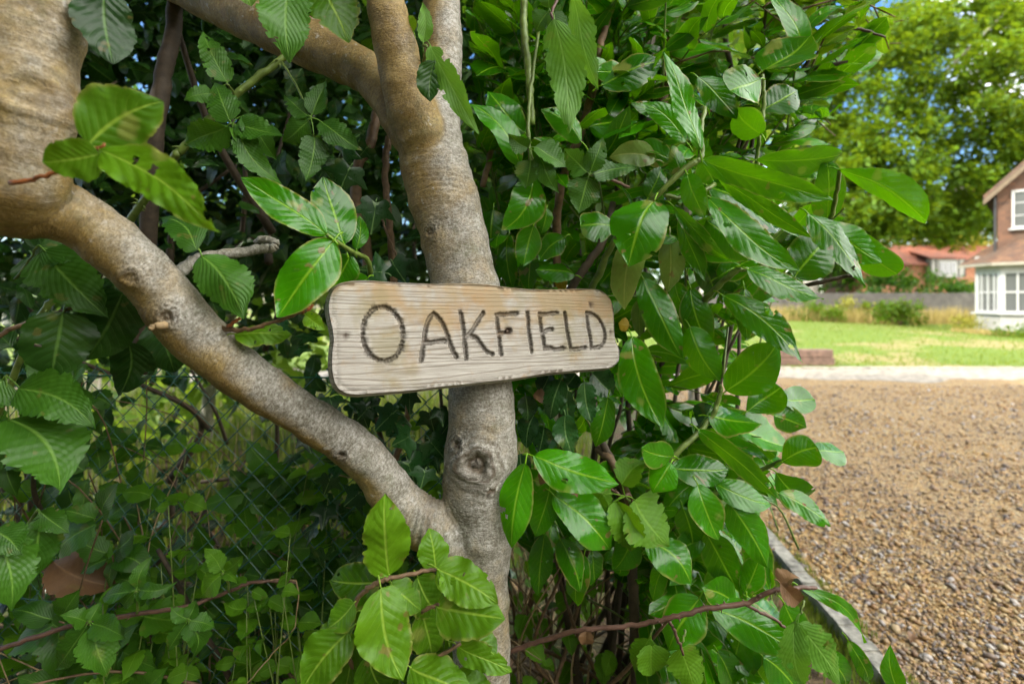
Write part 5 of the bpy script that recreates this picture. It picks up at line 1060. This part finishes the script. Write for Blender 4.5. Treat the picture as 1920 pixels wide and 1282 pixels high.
for px_, py_, l_, lab in ((1712, 1190, .05, 'brown fallen leaf lying on the gravel close to the kerb at the bottom edge'), (1608, 1095, .045, 'curled rusty leaf on the gravel against the kerb by the bramble tip'), (1500, 1032, .045, 'small tan leaf on the gravel where the kerb disappears under the laurel'), (1795, 1005, .04, 'pale fallen leaf out on the open gravel')):
    d_ = (EYE - .02) * F / (py_ - HZ); p_ = P(px_, py_, d_); V, Fs, uv = make_leaf('hazel', p_, np.array([rng.normal(), rng.normal(), .1]), np.array([.2, -.2, 1.]), l_, l_ * .55, rng, bend=.3, fold=.3)
    m_ = MB(); m_.add(V, Fs, uv, rng.random()); tag(m_.build('dead_leaf', M['dead'], None, p_, True), lab, 'leaf', 'dead leaves')
shrub('green bush with arching stems in front of the grey fence, right of the laurel tips', 1688, 24.5, 2.1, 1.35, 'oak', 26, sz=.16)
shrub('darker bush growing above the grey fence under the small white gable', 1745, 31, 4.4, 2.9, 'screen', 44, sz=.22)
shrub('rust-tinged bush above the grey fence just left of the bay window', 1805, 32, 2.6, 2.7, 'golden', 30, sz=.2)
shrub('dark bush above the fence below the red roof, nearest the laurel', 1660, 31, 3.2, 3.6, 'screen', 40, sz=.22)
shrub('yellow flowering plant at the left foot of the bay window', 1812, 18.5, .9, .75, 'golden', 20, 'flowering_plant', sz=.07, cat='plant')
shrub('low ferny bush in front of the white bay at the right edge', 1915, 15.2, 1.5, .42, 'oak', 26, 'low_bush', sz=.08)
shrub('loose yellowish shrub at the fence just right of the laurel', 1590, 27.2, 2.2, 1.4, 'golden', 18, sz=.15)
shrub('thin straggly shrub at the fence foot between two wider bushes', 1640, 26.6, 1.6, 1.2, 'oak', 14, sz=.13)
shrub('small bush against the fence at the left end of the lawn', 1530, 26, 2.6, 1.0, 'oak', 26, sz=.15)

# board fence at the far end of the lawn
M['board'] = plain('weathered_fence_board', (.09, .083, .072), .85, .2, 3, .4, .01)
bf_ = thing('board_fence', 'weathered grey board fence across the far end of the lawn', 'fence', (18, 28.6, 0))
mb = MB(); x = 6.0
while x < 40:
    wd_ = .148; mb.box((x, 28.6 + rng.normal(0, .004) , .86 + rng.normal(0, .012)), (wd_, .022, 1.62)); x += .155
mb.build('boards', M['board'], bf_)
for zz in (.35, 1.35):
    mb = MB(); mb.box((23, 28.65, zz), (34, .05, .09)); mb.build('rail', M['board'], bf_)
x = 6.5
while x < 40:
    mb = MB(); mb.box((x, 28.72, .86), (.1, .1, 1.74)); mb.build('post', M['board'], bf_); x += 2.7

# timber sleepers at the lawn edge
M['sleeper'] = plain('old_timber', (.14, .085, .06), .85, .3, 9, .6, .01)
for k, (z_, lab) in enumerate(((.115, 'dark brown timber sleeper lying on the white path, lower of two'), (.275, 'weathered brown timber sleeper stacked on another at the lawn edge'))):
    x1 = (1560 - 960) / F * 10.1; x0 = x1 - 2.4; mb = MB()
    pr = [(-.11, -.065), (-.095, -.08), (.095, -.08), (.11, -.065), (.11, .062), (.095, .078), (-.095, .078), (-.11, .062)]
    mb.prism([(x0, 10.12 + a_, z_ + b_) for a_, b_ in pr], (x1 - x0 - k * .03, 0, 0)); o = mb.build('timber_sleeper', M['sleeper'], None, (x0, 10.12, z_)); tag(o, lab, 'sleeper', 'stacked timber sleepers')

# ------------------------------------------------------------------ the house at the right edge
M['white'] = plain('white_painted_render', (.33, .322, .295), .7, .10, 6, .15, .003)
M['frame'] = plain('white_window_frame', (.41, .41, .39), .45, .02, 6, 0)
def tile_mat(name, c1, c2, c3, rowh, sx):
    g = G(name); a = g.obj(); s_ = g.n('SeparateXYZ', i_0=a); zz = g.math('DIVIDE', s_.outputs[2], rowh); row = g.math('FLOOR', zz); fr = g.math('FRACT', zz)
    xx_ = g.math('ADD', g.math('DIVIDE', s_.outputs[0], sx), g.math('MULTIPLY', row, .5)); cx_ = g.math('FLOOR', xx_); fx = g.math('FRACT', xx_)
    v = g.n('CombineXYZ'); g.set(v.inputs[0], cx_); g.set(v.inputs[1], row); wn = g.n('TexWhiteNoise', noise_dimensions='2D'); g.set(wn.inputs['Vector'], v.outputs[0])
    c = g.ramp(wn.outputs['Value'], [(0., c1), (.5, c2), (1., c3)]); c = g.mix(g.ramp(g.noise(g.pos(), 1.5, 5), [(.45, 0.), (.7, .5)]), c, (.10, .075, .05))
    gap = g.math('MAXIMUM', g.ramp(fr, [(0., 1.), (.10, 0.)]), g.math('MULTIPLY', g.ramp(fx, [(0., 1.), (.06, 0.)]), .7))
    g.P(Base_Color=g.mix(g.math('MULTIPLY', gap, .7), c, (.035, .022, .015)), Roughness=.8); g.bump(g.math('SUBTRACT', g.math('MULTIPLY', fr, -.8), gap), 1., .02); return g.m
M['hung'] = tile_mat('hung_wall_tiles', (.095, .046, .026), (.14, .066, .034), (.07, .036, .023), .11, .165)
M['rooft'] = tile_mat('brown_roof_tiles', (.10, .052, .030), (.15, .080, .042), (.07, .042, .030), .085, .165)
M['redroof'] = tile_mat('red_roof_tiles', (.22, .065, .035), (.28, .09, .045), (.18, .06, .038), .2, .25)
M['brick'] = tile_mat('red_brick', (.36, .14, .07), (.44, .19, .10), (.28, .11, .06), .075, .22)
g = G('window_glass'); M['glass'] = g.P(Base_Color=(.10, .105, .10), Roughness=.06); g.b.inputs['Specular IOR Level'].default_value = .9
M['lead'] = plain('black_gutter', (.03, .028, .026), .5, .1, 5, 0)
M['oakbeam'] = plain('stained_barge_board', (.13, .09, .05), .6, .15, 7, .2, .004)
yaw = math.radians(-46); E1 = np.array([math.cos(yaw), math.sin(yaw), 0]); E2 = np.array([-math.sin(yaw), math.cos(yaw), 0]); OR = np.array([17.18, 19.0, 0])
house = bpy.data.objects.new('house', None); house.location = OR; house.rotation_euler = (0, 0, yaw); COL.objects.link(house); WL['house'] = np.zeros(3)
tag(house, 'house with a white bay window and brown tile-hung upper storey at the right edge', 'house')
def hb(mb, name, mat, parent=house, smooth=False):       # parts are written in the house's own axes (x along the front, y into it)
    return mb.build(name, M[mat], parent, (0, 0, 0), smooth)
mb = MB(); mb.box((4.0, 4.0, 1.45), (8.0, 8.0, 2.9)); hb(mb, 'ground_floor_wall', 'white')
mb = MB(); mb.prism([(.6, .0, 2.902), (7.2, .0, 2.902), (7.2, .0, 5.32), (3.9, .0, 8.7), (.6, .0, 5.32)], (0, 8, 0)); hb(mb, 'upper_wall', 'hung')
# main roof: two slopes with verge and barge boards
r_ = 1.02; mb = MB()
for sx_, x0, x1 in ((1, .25, 3.9), (-1, 7.55, 3.9)):
    z0_ = 5.30 - .35 * r_ + .02; z1_ = 8.72; mb.prism([(x0, -.35, z0_), (x1, -.35, z1_), (x1, -.35, z1_ + .12), (x0, -.35, z0_ + .12)][::sx_], (0, 8.7, 0))
hb(mb, 'roof', 'rooft')
for sx_, x0, x1 in ((1, .25, 3.9), (-1, 7.55, 3.9)):
    z0_ = 5.30 - .35 * r_; z1_ = 8.70; mb = MB(); mb.prism([(x0, -.375, z0_ - .20), (x1, -.375, z1_ - .20), (x1, -.375, z1_ - .005), (x0, -.375, z0_ - .005)][::sx_], (0, .022, 0)); hb(mb, 'barge_board', 'oakbeam')
# upper window
def window(x0, x1, z0, z1, y, cols, rows, sill=True):
    mb = MB(); t_ = .07
    mb.box(((x0 + x1) / 2, y - .03, z1 - t_ / 2), (x1 - x0, .1, t_)); mb.box(((x0 + x1) / 2, y - .03, z0 + t_ / 2), (x1 - x0, .1, t_))
    for xx_ in (x0 + t_ / 2, x1 - t_ / 2): mb.box((xx_, y - .03, (z0 + z1) / 2), (t_, .1, z1 - z0 - 2 * t_))
    for k in range(1, cols): mb.box((x0 + (x1 - x0) * k / cols, y - .025, (z0 + z1) / 2), (.045, .07, z1 - z0 - 2 * t_))
    for k in range(1, rows): mb.box(((x0 + x1) / 2, y - .022, z0 + (z1 - z0) * k / rows), (x1 - x0 - 2 * t_, .04, .03))
    wn = hb(mb, 'window', 'frame'); WL[wn.name] = np.zeros(3)
    mb = MB(); mb.box(((x0 + x1) / 2, y - .012, (z0 + z1) / 2), (x1 - x0 - .02, .012, z1 - z0 - .02)); hb(mb, 'pane', 'glass', wn)
    if sill: mb = MB(); mb.box(((x0 + x1) / 2, y - .07, z0 - .03), (x1 - x0 + .16, .18, .055)); hb(mb, 'sill', 'frame', wn)
window(.98, 2.5, 3.85, 5.20, 0., 3, 3); window(4.6, 6.0, 3.85, 5.20, 0., 3, 3)
# canted bay: splay, front, splay
bay = [(0, 0), (.707, -.707), (2.9, -.707), (3.607, 0)]
mb = MB(); mb.prism([(x_, y_, 0) for x_, y_ in bay], (0, 0, .80)); hb(mb, 'bay_base', 'white')
mb = MB(); ex = [(-.12, .0), (.65, -.83), (2.95, -.83), (3.73, .0)]; mb.prism([(x_, y_, .80) for x_, y_ in ex], (0, 0, .06)); hb(mb, 'bay_sill', 'frame')
mb = MB(); mb.prism([(x_, y_, 2.30) for x_, y_ in bay], (0, 0, .32)); hb(mb, 'bay_head', 'white')
for (xa, ya), (xb, yb), n_, rw in ((bay[0], bay[1], 4, 2), (bay[1], bay[2], 5, 2), (bay[2], bay[3], 4, 2)):
    a_, b_ = np.array([xa, ya, 0]), np.array([xb, yb, 0]); dv = unit(b_ - a_); nn = np.array([dv[1], -dv[0], 0]); l_ = np.linalg.norm(b_ - a_); mb = MB(); zc = (.862 + 2.298) / 2; hh = 2.298 - .862; inn = -nn * .05
    for k in range(n_ + 1):
        wd_ = .13 if k in (0, n_) else .05; mb.box(a_ + dv * (l_ * k / n_ + (.066 if k == 0 else -.066 if k == n_ else 0)) + inn + [0, 0, zc], (wd_, .08, hh), dv, (-nn))
    for k in range(rw + 1): mb.box((a_ + b_) / 2 + inn + [0, 0, .862 + .03 + (hh - .06) * k / rw], (l_ - .27, .06, .055), dv, (-nn))
    wn = hb(mb, 'window', 'frame'); WL[wn.name] = np.zeros(3)
    mb = MB(); mb.box((a_ + b_) / 2 + inn * 1.2 + [0, 0, zc], (l_ - .14, .01, hh - .02), dv, (-nn)); hb(mb, 'pane', 'glass', wn)
# skirt roof over the bay and the ground floor front
mb = MB(); ev_ = [(-.45, .15), (.5, -1.0), (3.1, -1.0), (4.05, .15)]; ri = [(.6, -.004), (1.2, -.004), (2.4, -.004), (3.0, -.004)]
low = [(x_, y_, 2.64) for x_, y_ in ev_]; hi = [(x_, y_, 3.45) for x_, y_ in ri]; V_ = np.array(low + hi + [(x_, y_, 2.58) for x_, y_ in ev_])
mb.add(V_, [[[0, 1, 5, 4], [1, 2, 6, 5], [2, 3, 7, 6], [0, 8, 9, 1], [1, 9, 10, 2], [2, 10, 11, 3], [8, 11, 10, 9]]]); hb(mb, 'bay_roof', 'rooft')
mb = MB()
for (p_, q_) in zip(ev_[:-1], ev_[1:]): mb.box(((p_[0] + q_[0]) / 2, (p_[1] + q_[1]) / 2 - .01, 2.56), (math.hypot(q_[0] - p_[0], q_[1] - p_[1]), .07, .10), (q_[0] - p_[0], q_[1] - p_[1], 0), (-(q_[1] - p_[1]), q_[0] - p_[0], 0))
M['cream'] = plain('cream_fascia', (.27, .245, .19), .6, .1, 6, 0)
hb(mb, 'fascia', 'cream')
mb = MB(); mb.tube([(.545, -.055, 2.9), (.545, -.055, 5.0)], .04, 8); hb(mb, 'drainpipe', 'lead')

# neighbour house with the red roof beyond the fence
nb = thing('neighbour_house', 'red-roofed neighbour house with a small white gable beyond the grey fence', 'house', (34, 41, 0))
mb = MB(); mb.box((34.5, 44, 2.1), (12, 6, 4.2)); mb.build('wall', M['brick'], nb)
mb = MB(); mb.prism([(28.0, 40.6, 4.15), (28.0, 44, 5.9), (28.0, 47.4, 4.15), (28.0, 47.4, 4.0), (28.0, 44, 5.75), (28.0, 40.6, 4.0)], (13.2, .0, 0)); mb.build('roof', M['redroof'], nb)
x0, x1 = (1746 - 960) / F * 40.4, (1811 - 960) / F * 40.4
mb = MB(); mb.box(((x0 + x1) / 2, 40.7, 3.75), (x1 - x0, .5, 1.45)); mb.build('white_gable', M['white'], nb)
mb = MB(); mb.box(((x0 + x1) / 2 - .05, 40.42, 3.72), (1.35, .05, 1.1)); wn = mb.build('window', M['frame'], nb)
for k in (-1, 0, 1):
    mb = MB(); mb.box(((x0 + x1) / 2 - .05 + k * .43, 40.385, 3.72), (.36, .02, .95)); mb.build('pane', M['glass'], wn)
mb = MB(); mb.prism([(x0 - .3, 40.2, 4.5), (x1 + .3, 40.2, 4.5), (x1 + .1, 42.6, 5.25), (x0 - .1, 42.6, 5.25)], (0, 0, .1)); mb.build('gable_roof', M['redroof'], nb)
for mx_ in (x0 + .03, (x0 + x1) / 2 - .95, (x0 + x1) / 2 + .85, x1 - .03):
    mb = MB(); mb.box((mx_, 40.44, 3.75), (.09, .04, 1.45)); mb.build('timber', M['lead'], nb)
